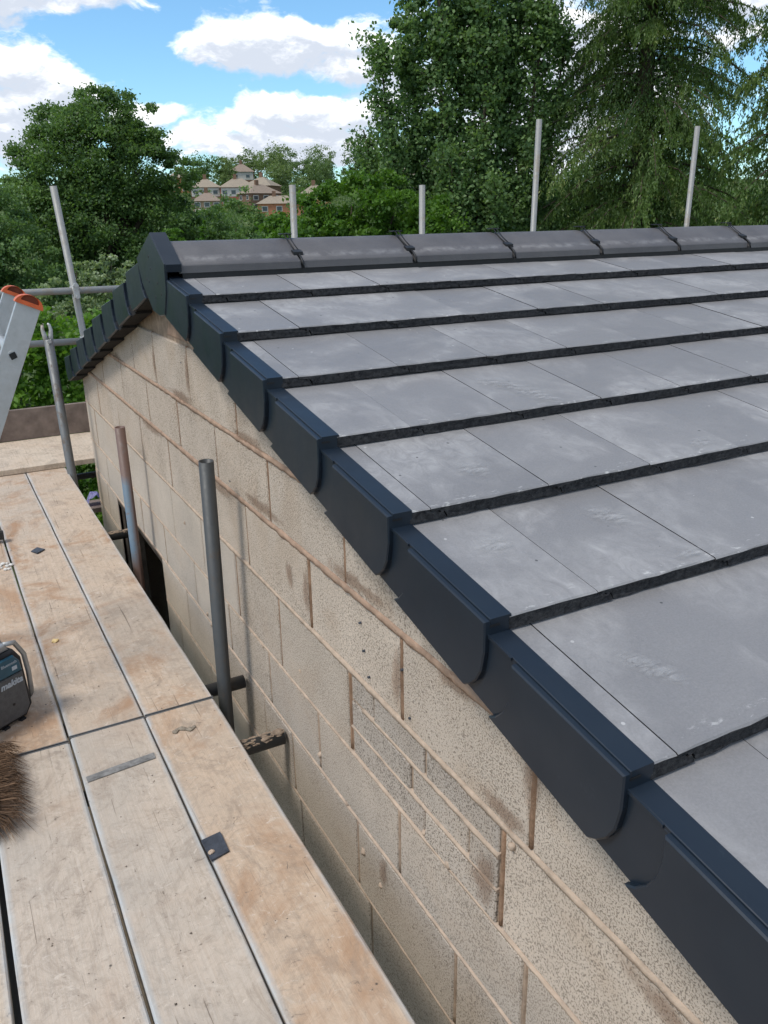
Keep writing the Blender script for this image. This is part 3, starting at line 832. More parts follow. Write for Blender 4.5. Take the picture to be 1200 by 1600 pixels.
# sheet and toe board across the far end
bm = bmesh.new(); box(bm, (-.9, 5.615, .003), (1.35, 6.40, .038), 0, .0025)
tag(link('plywood_sheet', fin(bm), M_BPALE), 'clean pale plywood sheet laid across the far end of the platform', 'plywood sheet')
bm = bmesh.new(); box(bm, (-.9, 6.405, .038), (1.0, 6.443, .262), 0, .003)
tag(link('toe_board', fin(bm), M_BTOE), 'dark weathered toe board standing on edge behind the plywood sheet', 'toe board')
board('board of the lower scaffold lift seen through the gap by the wall corner', (-.6, 1.35, 6.55), (-.6, 1.35, 6.78), -.62, TH, M_BTOE, 'scaffold_board', False, False)
bm = bmesh.new()
for i in range(7):
    for j in range(5): bm.verts.new((-.07 + .024 * i + rnd.uniform(-.006, .006), -.05 + .025 * j, .11 * math.sin((i + .4) / 6.8 * math.pi) * (.6 + .4 * math.sin((j + .5) / 5 * math.pi)) + rnd.uniform(-.012, .012)))
bm.verts.ensure_lookup_table()
for i in range(6):
    for j in range(4): bm.faces.new([bm.verts[a] for a in (i * 5 + j, i * 5 + j + 1, i * 5 + j + 6, i * 5 + j + 5)])
bmesh.ops.solidify(bm, geom=bm.faces, thickness=.003)
tag(link('plastic_bag', fin(bm, 'bag', False), M_LAV, None, (.89, 6.66, -.618)), 'crumpled lavender plastic bag low down by the far wall corner', 'plastic bag')

# ------------------------------------------------------------------ scaffold tubes
RT = .0242
def std(label, p0, p1, m, r_=RT, group='scaffold standards', name='scaffold_tube'):
    bm = bmesh.new(); p0, p1 = Vector(p0), Vector(p1); pipe(bm, p0 - p0, p1 - p0, r_, .0042, 20)
    return tag(link(name, fin(bm), m, None, p0), label, 'scaffold tube', group)
std('dark steel upright tube with open top, nearer of the two beside the block wall', (.685, 2.615, -2), (.680, 2.477, .806), M_DARKT)
std('rusty upright tube with a streak of blue paint beside the block wall', (.700, 4.02, -2), (.680, 3.922, .616), M_RUSTY)
oC = std('grey upright tube with a slotted joint pin at its top, left of the far verge', (.655, 5.46, -2), (.592, 5.46, .86), M_GALVD, .0275)
bm = bmesh.new()
for s in (-1, 1):
    tube(bm, [(-.063 + s * .012, 0, 2.84), (-.064 + s * .018, 0, 2.885), (-.064 + s * .024, 0, 2.915), (-.066 + s * .020, 0, 2.945), (-.066 + s * .012, 0, 2.955)], .012, 8, True, 0, 0, [.016, .014, .011, .009, .006])
tube(bm, [(-.063, -.040, 2.850), (-.063, -.028, 2.850)], .012, 8)
link('joint_pin', fin(bm), M_STEEL, oC)
oD = std('pale galvanised corner standard left of the roof carrying two guard rails', (1.13, 6.5, -2), (.888, 6.5, 1.775), M_GALV)
for i, (x, yb, zt, dx, lab) in enumerate(((2.47, 6.0, 1.766, .006, 'short standard left of the orange brick houses, leftmost behind the ridge'), (3.58, 6.0, 1.768, .003, 'shortest bluish standard behind the ridge in front of the green bush'),
                                  (4.705, 6.0, 2.279, .012, 'tall standard behind the ridge beside the airy broadleaf tree'), (6.56, 6.0, 2.285, .010, 'tall standard in front of the weeping conifer, rightmost behind the ridge'))):
    std(lab, (x - dx * 5, yb, -2), (x + dx, yb, zt), M_GALV)
# guard rails at the far end with their couplers
def coupler(parent, c):
    bm = bmesh.new(); c = Vector(c)
    tube(bm, [c + Vector((-.024, 0, 0)), c + Vector((.024, 0, 0))], .031, 14)
    tube(bm, [c + Vector((0, .048, -.026)), c + Vector((0, .048, .026))], .031, 14)
    box(bm, c + Vector((-.022, -.045, -.052)), c + Vector((.022, -.026, .040)), 0, .004)
    tube(bm, [c + Vector((0, -.052, .042)), c + Vector((0, .0, .042))], .010, 8)
    tube(bm, [c + Vector((0, -.062, .042)), c + Vector((0, -.048, .042))], .017, 6)
    tube(bm, [c + Vector((0, -.060, -.044)), c + Vector((0, -.045, -.044))], .013, 6)
    return link('coupler', fin(bm), M_STEEL, parent)
def rail(label, x0, x1, y, z0, z1, cx, m=M_GALV):
    bm = bmesh.new(); pipe(bm, (0, 0, 0), (x1 - x0, 0, z1 - z0), RT, .0042, 18)
    o = tag(link('guard_rail', fin(bm), m, None, (x0, y, z0)), label, 'guard rail', 'guard rails at the far end')
    coupler(o, (cx - x0, 0, (z1 - z0) * (cx - x0) / (x1 - x0)))
    return o
rail('upper galvanised guard rail running behind the orange ladder caps', -.9, 2.0, 6.45, 1.085, 1.060, .933)
rail('lower galvanised guard rail crossing behind the slotted grey tube', -.9, 1.05, 6.45, .735, .708, .955)
# transoms under the boards
def transom(label, y, z, x1, m, crust=False):
    bm = bmesh.new(); pipe(bm, (0, 0, 0), (x1 + 1.0, 0, 0), RT, .0042, 18)
    o = tag(link('transom_tube', fin(bm), m, None, (-1.0, y, z)), label, 'scaffold tube', 'transoms under the platform')
    if crust:
        bm = bmesh.new()
        for i in range(44):
            xx = x1 + 1.0 - .005 - .15 * rnd.random(); a = rnd.uniform(-.9, .9)
            mtx = Matrix.Translation((xx, math.sin(a) * .023, math.cos(a) * .023)) @ Matrix.Diagonal((1.8, 1.2, .35, 1))
            g = bmesh.ops.create_icosphere(bm, subdivisions=1, radius=rnd.uniform(.005, .010), matrix=mtx)
            for v in g['verts']: v.co += Vector((rnd.uniform(-.002, .002), rnd.uniform(-.002, .002), rnd.uniform(-.002, .002)))
        link('mortar_crust', fin(bm, 'crust', False), M_CRUST, o)
    return o
transom('stub of transom tube touching the wall behind the dark upright', 2.56, -.066, .767, M_DARKT)
transom('mortar crusted transom tube end nearest the camera by the wall', 2.169, -.066, .765, M_DARKT, True)
transom('rusty transom tube end behind the blue streaked upright', 4.33, -.066, .770, M_DARKT, True)
transom('thin transom low inside the doorway shadow', 4.12, -.46, .79, M_DARKT)
for x, lab in ((-.30, 'ledger tube under the left edge of the platform seen through the gap'), (.48, 'ledger tube hidden under the boards along the wall')):
    bm = bmesh.new(); pipe(bm, (0, 0, 0), (0, 7.8, 0), RT, .0042, 14)
    if x < 0: tag(link('ledger_tube', fin(bm), M_DARKT, None, (-.10, -1.3, -.122)), lab, 'scaffold tube')
bm = bmesh.new(); pipe(bm, (0, 0, 0), (2.6, 0, 0), RT, .0042, 14)
tag(link('ledger_tube', fin(bm), M_DARKT, None, (-.9, 6.3, -.27)), 'dark ledger tube under the plywood sheet at the far wall corner', 'scaffold tube')

# ------------------------------------------------------------------ aluminium ladder
lad = empty('ladder', (-.95, 2.75, -1.34), 'aluminium ladder with orange end caps leaning in from the left', 'ladder')
LO = Vector((-.95, 2.75, -1.34)); ltop = Vector((.259, 2.75, 1.298)); ld = Vector((.417, 0, .909)).normalized(); lp = Vector((ld.z, 0, -ld.x))
SWD = .034
def stile(y):
    bm = bmesh.new(); L = 2.9; T = .014
    # C section: web facing the camera, flanges behind
    sec = [(-SWD, -T), (SWD, -T), (SWD + .001, -T + .003), (SWD + .001, T), (SWD - .003, T), (SWD - .003, -T + .003), (-SWD + .003, -T + .003), (-SWD + .003, T), (-SWD - .001, T), (-SWD - .001, -T + .003)]
    rings = [[bm.verts.new(ltop - LO + Vector((0, y - 2.75, 0)) - ld * s + lp * a + Vector((0, b, 0))) for a, b in sec] for s in (0, L)]
    n = len(sec)
    for k in range(n): bm.faces.new((rings[0][k], rings[0][(k + 1) % n], rings[1][(k + 1) % n], rings[1][k]))
    bm.faces.new(rings[0]); bm.faces.new(list(reversed(rings[1])))
    st = link('stile', fin(bm), M_ALU, lad)
    # D shaped orange cap with a recess
    bm = bmesh.new(); base = ltop - LO + Vector((0, y - 2.75, 0)); nn = 14
    def ring(r1, yy, off=0.0, fl=0.0):
        pts = [base + lp * (r1 * math.cos(math.pi * i / nn)) + ld * (fl + r1 * math.sin(math.pi * i / nn) * .80) + Vector((0, yy, 0)) for i in range(nn + 1)]
        return [bm.verts.new(p) for p in pts]
    o0 = ring(.041, -.021, 0, -.008); o1 = ring(.041, .021, 0, -.008); i0 = ring(.027, -.021, 0, .004); i1 = ring(.025, -.008, 0, .004)
    for a, b in ((o0, o1), (i0, o0), (i1, i0)):
        for k in range(nn): bm.faces.new((a[k], a[k + 1], b[k + 1], b[k]))
    bm.faces.new(o1)
    bm.faces.new((o0[0], i0[0], i0[-1], o0[-1])); bm.faces.new((i0[0], i1[0], i1[-1], i0[-1])); bm.faces.new((o0[0], o0[-1], o1[-1], o1[0]))
    f = bm.faces.new(i1); f.material_index = 1
    link('end_cap', fin(bm), [M_ORANGE, M_ORANGE_SHADE], st)
    return st
stile(2.75); stile(3.19)
for i in range(9):
    c = ltop - LO - ld * (.165 + .25 * i)
    bm = bmesh.new()
    rr = .0165
    for s in range(1):
        pts = [c + Vector((0, -.016, 0)), c + Vector((0, .456, 0))]
        pipe(bm, pts[0], pts[1], rr, .005, 4 if False else 12)
    rg = link('rung', fin(bm), M_ALU, lad)
    bm = bmesh.new()
    for v_ in (-1, 1):
        pass
    sq = [(-.013, 0), (0, -.014), (.013, 0), (0, .014)]
    vsq = [bm.verts.new(c + lp * a + ld * b + Vector((0, -.0168, 0))) for a, b in sq]; bm.faces.new(vsq)
    link('rung_hole', fin(bm), M_BLACK, rg)

# ------------------------------------------------------------------ portable radio
ra = math.atan2(.062, .099)
rad_o = empty('portable_radio', (-.022, 2.553, 0), 'rugged grey and teal portable jobsite radio standing on the boards at left', 'radio')
rad_o.rotation_euler = (0, 0, ra)
# local: x along the front edge (right end at .11), -y faces the camera
X0, X1_, YD, H = -.22, .108, .17, .262
def chprism(pts, y0, y1, ch, mi=0):
    bm = bmesh.new(); prism(bm, pts, y0, y1, ch)
    for v in bm.verts: v.co = Vector((v.co.y, v.co.x, v.co.z))
    return bm
body = [(X0 + .03, .006), (X1_ - .028, .006), (X1_ - .002, .038), (X1_ - .012, .215), (X1_ - .034, H - .010), (X0 + .034, H - .010), (X0 + .012, .215), (X0 + .002, .038)]
link('body', fin(chprism(body, .004, YD, .006)), M_RDARK, rad_o)
link('lower_panel', fin(chprism([(X0 + .036, .018), (X1_ - .034, .018), (X1_ - .016, .046), (X1_ - .022, .172), (X0 + .022, .172), (X0 + .016, .046)], -.004, .01, .004)), M_RGREY, rad_o)
link('upper_panel', fin(chprism([(X0 + .022, .175), (X1_ - .022, .175), (X1_ - .026, .212), (X1_ - .044, .238), (X0 + .044, .238), (X0 + .026, .212)], -.005, .01, .004)), M_TEAL, rad_o)
link('top_plate', fin(chprism([(X0 + .04, H - .012), (X1_ - .04, H - .012), (X1_ - .052, H + .012), (X0 + .052, H + .012)], .018, YD - .01, .004)), M_RBAR, rad_o)
bm = bmesh.new()
tube(bm, [(X1_ - .05, .030, H + .008), (X1_ - .012, .030, H - .002), (X1_ + .014, .030, .208), (X1_ + .020, .030, .14), (X1_ + .018, .030, .06), (X1_ - .008, .030, .022)], .0085, 8)
tube(bm, [(X1_ - .05, YD - .03, H + .008), (X1_ - .012, YD - .03, H - .002), (X1_ + .014, YD - .03, .208), (X1_ + .018, YD - .03, .06), (X1_ - .008, YD - .03, .022)], .0085, 8)
link('guard_bar', fin(bm, 'bar', True), M_RBAR, rad_o)
bm = bmesh.new(); tube(bm, [(.004, .02, H - .01), (-.003, .012, H + .16), (-.006, .01, H + .30)], .010, 10)
link('antenna', fin(bm, 'ant', True), M_RDARK, rad_o)
bm = bmesh.new()
for i in range(5): box(bm, (X0 + .03 + i * .06, -.002, 0), (X0 + .05 + i * .06, .03, .007), 0, .001)
link('foot', fin(bm), M_RDARK, rad_o)
bm = bmesh.new(); tube(bm, [(.035, -.0052, .075), (.035, -.0042, .075)], .005, 10); link('screw', fin(bm), M_BLACK, rad_o)
def text(body_, size, loc, parent, name='lettering', mat_=M_TEXT, shear=0.0, rot=(math.pi / 2, 0, 0), offset=0.0):
    cu = bpy.data.curves.new('txt', 'FONT'); cu.body = body_; cu.size = size; cu.extrude = .0006; cu.shear = shear; cu.align_x = 'CENTER'; cu.offset = offset
    to = bpy.data.objects.new('txt', cu); COL.objects.link(to)
    dg = bpy.context.evaluated_depsgraph_get(); me = bpy.data.meshes.new_from_object(to.evaluated_get(dg))
    bpy.data.objects.remove(to)
    o = link(name, me, mat_, parent); o.location = loc; o.rotation_euler = rot
    return o
text('makita', .030, (.040, -.0048, .140), rad_o, shear=.25, offset=.0009)
text('Bluetooth', .014, (.042, -.0058, .212), rad_o)
bm = bmesh.new(); box(bm, (.050, -.0060, .190), (.068, -.0050, .203), 0); link('small_badge', fin(bm), M_TEXT, rad_o)

# ------------------------------------------------------------------ broom
br = empty('broom', (-.115, 2.14, 0), 'coir broom head with long brown bristles lying at the left edge', 'broom')
bm = bmesh.new(); box(bm, (-.05, -.09, .062), (.028, .24, .100), 0, .006)
link('stock', fin(bm), M_WOODL, br)
bm = bmesh.new(); tube(bm, [(-.01, .07, .09), (-.55, .05, .55), (-1.0, .03, .95)], .014, 10); link('handle', fin(bm, 'h', True), M_WOODL, br)
bm = bmesh.new(); q = random.Random(5)
for i in range(3600):
    y0 = q.uniform(-.09, .24); x0 = q.uniform(-.04, .030); z0 = .066
    out = max(0, (x0 + .01) / .04)
    end = Vector((x0 + .085 * out + q.uniform(-.012, .042), y0 + q.gauss(0, .016) + (-.075 * max(0, (-.02 - y0) / .07)) + (.02 if y0 > .2 else 0), q.uniform(.002, .035) if out > .4 else q.uniform(0, .01)))
    p0 = Vector((x0, y0, z0)); mid = (p0 + end) / 2 + Vector((.014 * out, q.gauss(0, .006), .016 * out))
    w = Vector((q.uniform(-1, 1), q.uniform(-1, 1), q.uniform(-.4, .4))).normalized() * q.uniform(.0006, .0011)
    vs_ = [bm.verts.new(p) for p in (p0 - w, p0 + w, mid + w, mid - w)]; tipv = bm.verts.new(end)
    bm.faces.new(vs_); bm.faces.new((vs_[3], vs_[2], tipv))
me = bpy.data.meshes.new('bristles'); bm.to_mesh(me); bm.free()
at = me.attributes.new('tint', 'FLOAT', 'POINT'); tv = []
for i in range(3600):
    a = q.random(); tv += [a] * 5
at.data.foreach_set('value', tv)
m, t, p = mat('coir_fibre', .75, .25)
t.l.new(t.mix(t.add('ShaderNodeAttribute', attribute_name='tint').outputs['Fac'], (.045, .026, .016), (.21, .125, .07)), p.inputs['Base Color'])
link('bristles', me, m, br)

# ------------------------------------------------------------------ small things lying on the boards
def flat_piece(name, pts, z, th, m, label, cat, bend=0.0):
    cx = sum(p[0] for p in pts) / len(pts); cy = sum(p[1] for p in pts) / len(pts)
    bm = bmesh.new()
    a = [bm.verts.new((p[0] - cx, p[1] - cy, th + bend * (i % 2))) for i, p in enumerate(pts)]; b = [bm.verts.new((p[0] - cx, p[1] - cy, .0)) for p in pts]
    bm.faces.new(a); bm.faces.new(list(reversed(b))); n = len(pts)
    for k in range(n): bm.faces.new((a[k], b[k], b[(k + 1) % n], a[(k + 1) % n]))
    return tag(link(name, fin(bm), m, None, (cx, cy, z)), label, cat)
pk = flat_piece('plastic_packer', [(.374, 1.752), (.428, 1.757), (.427, 1.680), (.377, 1.668)], .0015, .004, M_SLATE, 'square dark packer lying over the gap between two near boards', 'packer', .002)
bm = bmesh.new(); bmesh.ops.create_icosphere(bm, subdivisions=2, radius=.008)
for v in bm.verts: v.co *= rnd.uniform(.7, 1.2); v.co.z *= .5
tag(link('mortar_crumb', fin(bm), M_MORTP, None, (.385, 1.695, .0075)), 'small sandy mortar crumb sitting on the square dark packer', 'mortar crumb')
flat_piece('plastic_chip', [(.219, 4.135), (.252, 4.168), (.284, 4.128), (.244, 4.088)], .0012, .004, M_SLATE, 'small dark diamond shaped chip far along the middle board', 'plastic chip', .003)
tp = flat_piece('tape_strip', [(.157, 2.148), (.250, 2.156), (.357, 2.166), (.358, 2.196), (.240, 2.186), (.156, 2.176)], .0016, .0009, M_TAPE, 'worn grey strip of tape stuck across the grey middle board', 'tape strip')
bm = bmesh.new()
for i in range(9):
    a = i / 8; g = bmesh.ops.create_icosphere(bm, subdivisions=1, radius=rnd.uniform(.007, .012), matrix=Matrix.Translation((-.03 + .06 * a, .010 * math.sin(a * 6), .002)))
    for v in g['verts']: v.co.z = max(0, v.co.z * .6)
tag(link('mortar_dropping', fin(bm), simple('grey_mortar', (.27, .23, .18), .95, .1, 0, .3, 40, .5), None, (.473, 2.268, .0015)), 'grey curl of dropped mortar on the tan near row board', 'mortar dropping')
bm = bmesh.new()
for i in range(12):
    g = bmesh.ops.create_icosphere(bm, subdivisions=1, radius=rnd.uniform(.006, .014), matrix=Matrix.Translation((rnd.uniform(-.035, .035), rnd.uniform(-.05, .05), .003)))
    for v in g['verts']: v.co.z = max(0, v.co.z * .7)
tag(link('plaster_crumbs', fin(bm), M_WHITE, None, (.094, 3.99, .001)), 'cluster of white plaster crumbs at a gap far along the boards', 'plaster crumbs')
bm = bmesh.new(); bmesh.ops.create_icosphere(bm, subdivisions=2, radius=.014)
for v in bm.verts: v.co *= rnd.uniform(.75, 1.2); v.co.z *= .35
tag(link('wood_chip', fin(bm), simple('yellow_chip', (.62, .46, .22), .8, .2), None, (.195, 3.10, .003)), 'yellowish wood chip on the middle far row board', 'wood chip')
std('dark tube end poking in at the left edge above the far boards', (-.35, 4.34, .052), (.118, 4.36, .036), M_DARKT, RT, 'loose scaffold tubes')

# ------------------------------------------------------------------ foliage
def leaf_mesh(pos, nrm_bias, size, rs, tint, aspect=.62, down=None, name='crown'):
    """rhombic leaves, two triangles each"""
    n = len(pos)
    d = rs.normal(size=(n, 3))
    if down is not None: d = d * down[1] + np.array([0, 0, -1.0]) * down[0]
    d /= np.linalg.norm(d, axis=1, keepdims=True)
    s = rs.normal(size=(n, 3)) + nrm_bias * .0
    s -= d * (s * d).sum(1, keepdims=True); s /= np.linalg.norm(s, axis=1, keepdims=True) + 1e-9
    up = np.cross(d, s); flip = up[:, 2] < 0; up[flip] *= -1
    L = size * rs.uniform(.7, 1.3, n)[:, None]; Wd = L * aspect
    v = np.empty((n, 4, 3))
    v[:, 0] = pos - d * L * .5; v[:, 2] = pos + d * L * .5
    v[:, 1] = pos + s * Wd * .5 + up * L * .08; v[:, 3] = pos - s * Wd * .5 + up * L * .08
    me = bpy.data.meshes.new(name)
    me.vertices.add(n * 4); me.vertices.foreach_set('co', v.ravel())
    idx = np.arange(n * 4).reshape(n, 4)
    me.loops.add(n * 4); me.loops.foreach_set('vertex_index', idx.ravel())
    me.polygons.add(n); me.polygons.foreach_set('loop_start', np.arange(n) * 4); me.polygons.foreach_set('loop_total', np.full(n, 4))
    me.update(calc_edges=True)
    at = me.attributes.new('tint', 'FLOAT', 'POINT'); at.data.foreach_set('value', np.repeat(np.clip(tint, 0, 1), 4))
    return me
def crown_points(blobs, n, rs, clump=.3, per=70, hollow=.45):
    """leaf positions gathered in clumps on and inside ellipsoid blobs; blobs (cx, cy, cz, rx, ry, rz)"""
    vol = np.array([b[3] * b[4] + b[4] * b[5] + b[3] * b[5] for b in blobs]); vol = vol / vol.sum()
    P = []; T = []
    for b, f in zip(blobs, vol):
        k = max(3, int(n * f / per)); c = rs.normal(size=(k, 3)); c /= np.linalg.norm(c, axis=1, keepdims=True)
        rr = hollow + (1 - hollow) * rs.uniform(0, 1, k) ** .6
        c = c * rr[:, None] * np.array(b[3:]) + np.array(b[:3])
        cr = clump * min(b[3:]) * rs.uniform(.5, 1.2, k)
        m = rs.poisson(per, k); idx = np.repeat(np.arange(k), m)
        g = rs.normal(size=(len(idx), 3)) * np.array([1, 1, .58]) * cr[idx][:, None] * .55
        P.append(c[idx] + g); T.append(rs.normal(.42, .17, k)[idx] + rs.normal(0, .15, len(idx)) + .22 * np.clip(g[:, 2] / (cr[idx] * .4), -1, 1) * 0)
    return np.concatenate(P), np.concatenate(T)
def limb(bm, p0, p1, r0_, r1_, bend=.15, n=5, sides=7):
    p0, p1 = Vector(p0), Vector(p1); L = (p1 - p0).length
    off = Vector((rnd.uniform(-1, 1), rnd.uniform(-1, 1), rnd.uniform(-.2, .5))) * L * bend
    pts = [p0.lerp(p1, i / n) + off * math.sin(math.pi * i / n) for i in range(n + 1)]
    tube(bm, pts, r0_, sides, True, 0, 0, [r0_ + (r1_ - r0_) * i / n for i in range(n + 1)])
def tree(name, base, blobs, n, size, leafm, seed, label, cat='tree', group=None, trunk_r=.15, clump=.3, per=70, hollow=.45, limbs=True, fork=.35, aspect=.62):
    rs = np.random.RandomState(seed); rnd.seed(seed)
    base = Vector(base); o = empty(name, base, label, cat, group)
    P, T = crown_points(blobs, n, rs, clump, per, hollow)
    P[:, 2] = np.maximum(P[:, 2], base.z + .03)
    link('foliage' if cat in ('bush', 'hedge', 'shrub') else 'crown', leaf_mesh(P - np.array(base), 0, size, rs, T, aspect), leafm, o)
    bm = bmesh.new()
    zt = max(b[2] for b in blobs); cx = sum(b[0] for b in blobs) / len(blobs); cy = sum(b[1] for b in blobs) / len(blobs)
    fk = Vector(((cx - base.x) * fork, (cy - base.y) * fork, (zt - base.z) * fork))
    limb(bm, (0, 0, -.1), fk, trunk_r, trunk_r * .75, .03)
    if limbs:
        for b in blobs: limb(bm, fk, Vector(b[:3]) - base, trunk_r * .55, trunk_r * .12, .10)
    else:
        for b in blobs[:2]: limb(bm, fk, Vector(b[:3]) - base, trunk_r * .55, trunk_r * .12, .10)
    link('stem' if cat in ('bush', 'hedge', 'shrub') else 'trunk', fin(bm, 'trunk', True), M_BARK, o)
    return o
# big broadleaf left of the roof
tree('broadleaf_tree', (4.6, 24.8, gh(4.6, 24.8)),
     [(4.55, 24.6, 3.3, 1.35, 1.3, 1.25), (3.5, 25.0, 2.6, 1.15, 1.2, 1.25), (5.6, 24.3, 2.9, 1.05, 1.1, 1.2), (5.0, 24.9, 4.25, .85, .9, .75), (4.0, 25.2, 3.9, .85, .9, .75), (5.75, 24.2, 3.9, .6, .6, .6),
      (6.45, 23.7, 2.75, .55, .6, .55), (4.6, 24.4, 1.3, 1.9, 1.5, 1.3), (3.2, 24.8, 1.2, 1.1, 1.2, 1.2), (5.9, 24.2, 1.2, 1.2, 1.2, 1.2), (2.75, 25.2, 2.7, .6, .6, .8), (4.5, 24.5, -.6, 2.0, 1.4, 1.5)],
     130000, .085, L_OAK, 3, 'big rounded dark green broadleaf tree left of the roof', trunk_r=.24, clump=.33, per=200, hollow=.6)
tree('broadleaf_tree', (1.6, 22.6, gh(1.6, 22.6)), [(1.6, 22.8, 1.2, 1.0, 1.0, 1.3), (2.0, 22.4, .2, 1.2, 1.0, 1.3), (1.0, 22.6, .4, 1.1, 1, 1.5), (2.4, 22.3, -.6, 1.0, .9, 1.0)], 40000, .085, L_MID, 4,
     'bushy green tree cut by the left edge of the picture', trunk_r=.14, clump=.3, per=190, hollow=.55)
tree('broadleaf_tree', (7.3, 27.0, gh(7.3, 27)), [(6.8, 26.8, 1.3, 1.2, 1.1, 1.0), (7.9, 27.0, 1.0, 1.2, 1.1, .9), (8.6, 26.5, .5, 1.0, 1, .8), (6.3, 26.4, .3, 1.3, 1.0, 1.2), (7.4, 26.6, -.2, 1.7, 1, 1.1)], 46000, .09, L_OAK, 5,
     'lower olive green tree at the right foot of the big left tree', trunk_r=.18, clump=.3, per=190, hollow=.55)
# pale leaved shrub behind the guard rail
rsx = np.random.RandomState(8)
tree('pale_shrub', (2.0, 11.7, -2.0), [(1.95, 11.8, .55, .38, .35, .55), (2.35, 11.7, .62, .28, .3, .42), (1.5, 11.9, .25, .35, .3, .6), (2.1, 11.6, -.5, .75, .6, .9), (1.25, 11.9, .35, .12, .12, .55), (2.2, 11.75, 1.0, .16, .16, .22), (1.75, 11.8, .95, .14, .14, .25)], 15000, .060, L_PALE, 8,
     'pale silvery shrub with upright shoots behind the guard rail', 'shrub', None, .05, .28, 40, .3)
# bright hedge beyond the toe board
rs = np.random.RandomState(9)
hb = []
for i in range(13):
    x = -2.6 + .48 * i; y = 10.35 - .11 * i
    hb.append((x, y, .42 + rs.uniform(-.06, .10), .38, .40, .32)); hb.append((x, y, -.35, .40, .45, .7)); hb.append((x, y - .1, -1.3, .40, .45, .7))
tree('garden_hedge', (0.3, 9.9, -2.0), hb, 120000, .064, L_LIME, 9, 'bright green garden hedge beyond the dark toe board', 'hedge', None, .05, .52, 120, .4, False)
# small shoots and shrubs just over the ridge on the left
tree('sapling_shoot', (4.29, 16.3, -2.0), [(4.27, 16.3, 1.33, .17, .2, .20), (4.35, 16.3, .7, .3, .3, .6)], 1500, .075, L_BRIGHT, 12, 'small lime green leafy shoot just above the ridge end cap', 'shrub', None, .02, .4, 30, .2)
tree('sapling_shoot', (4.67, 15.8, -2.0), [(4.68, 15.8, 1.38, .09, .10, .22), (4.67, 15.8, .7, .2, .2, .6)], 900, .07, L_BRIGHT, 13, 'thin yellowish shoot between the end cap and the first standard', 'shrub', None, .02, .4, 30, .2)
tree('olive_bush', (6.3, 15.9, -2.0), [(6.1, 15.9, .72, .55, .5, .72), (6.8, 15.7, .62, .6, .5, .7), (5.6, 16.0, .4, .5, .5, .7)], 15000, .070, L_MID, 14, 'olive green bush left of the leftmost ridge standard', 'bush', None, .06, .35, 50, .4)
tree('dark_bush', (13.8, 40, gh(13.8, 40)), [(13.5, 40, 1.2, 1.5, 1.3, 1.9), (12.4, 40.5, .6, 1.2, 1.1, 1.6), (14.8, 39.5, .4, 1.2, 1, 1.5), (13.6, 39, -1.5, 2.4, 1.5, 2)], 20000, .15, L_OAK, 15, 'dark tree below the houses in the dip beyond the ridge', 'tree', None, .2)
tree('green_bush', (7.2, 14.4, -2.0), [(6.4, 14.9, 1.35, .75, .7, .62), (7.1, 14.4, 1.75, .75, .7, .66), (7.8, 14.0, 1.70, .70, .7, .62), (6.9, 14.5, .9, 1.3, .9, .75), (8.3, 13.8, 1.2, .7, .7, .8), (5.9, 15.1, .9, .6, .6, .7)], 34000, .080, L_BRIGHT, 16,
     'bright green spreading bush behind the second ridge standard', 'bush', None, .09, .30, 170, .55)
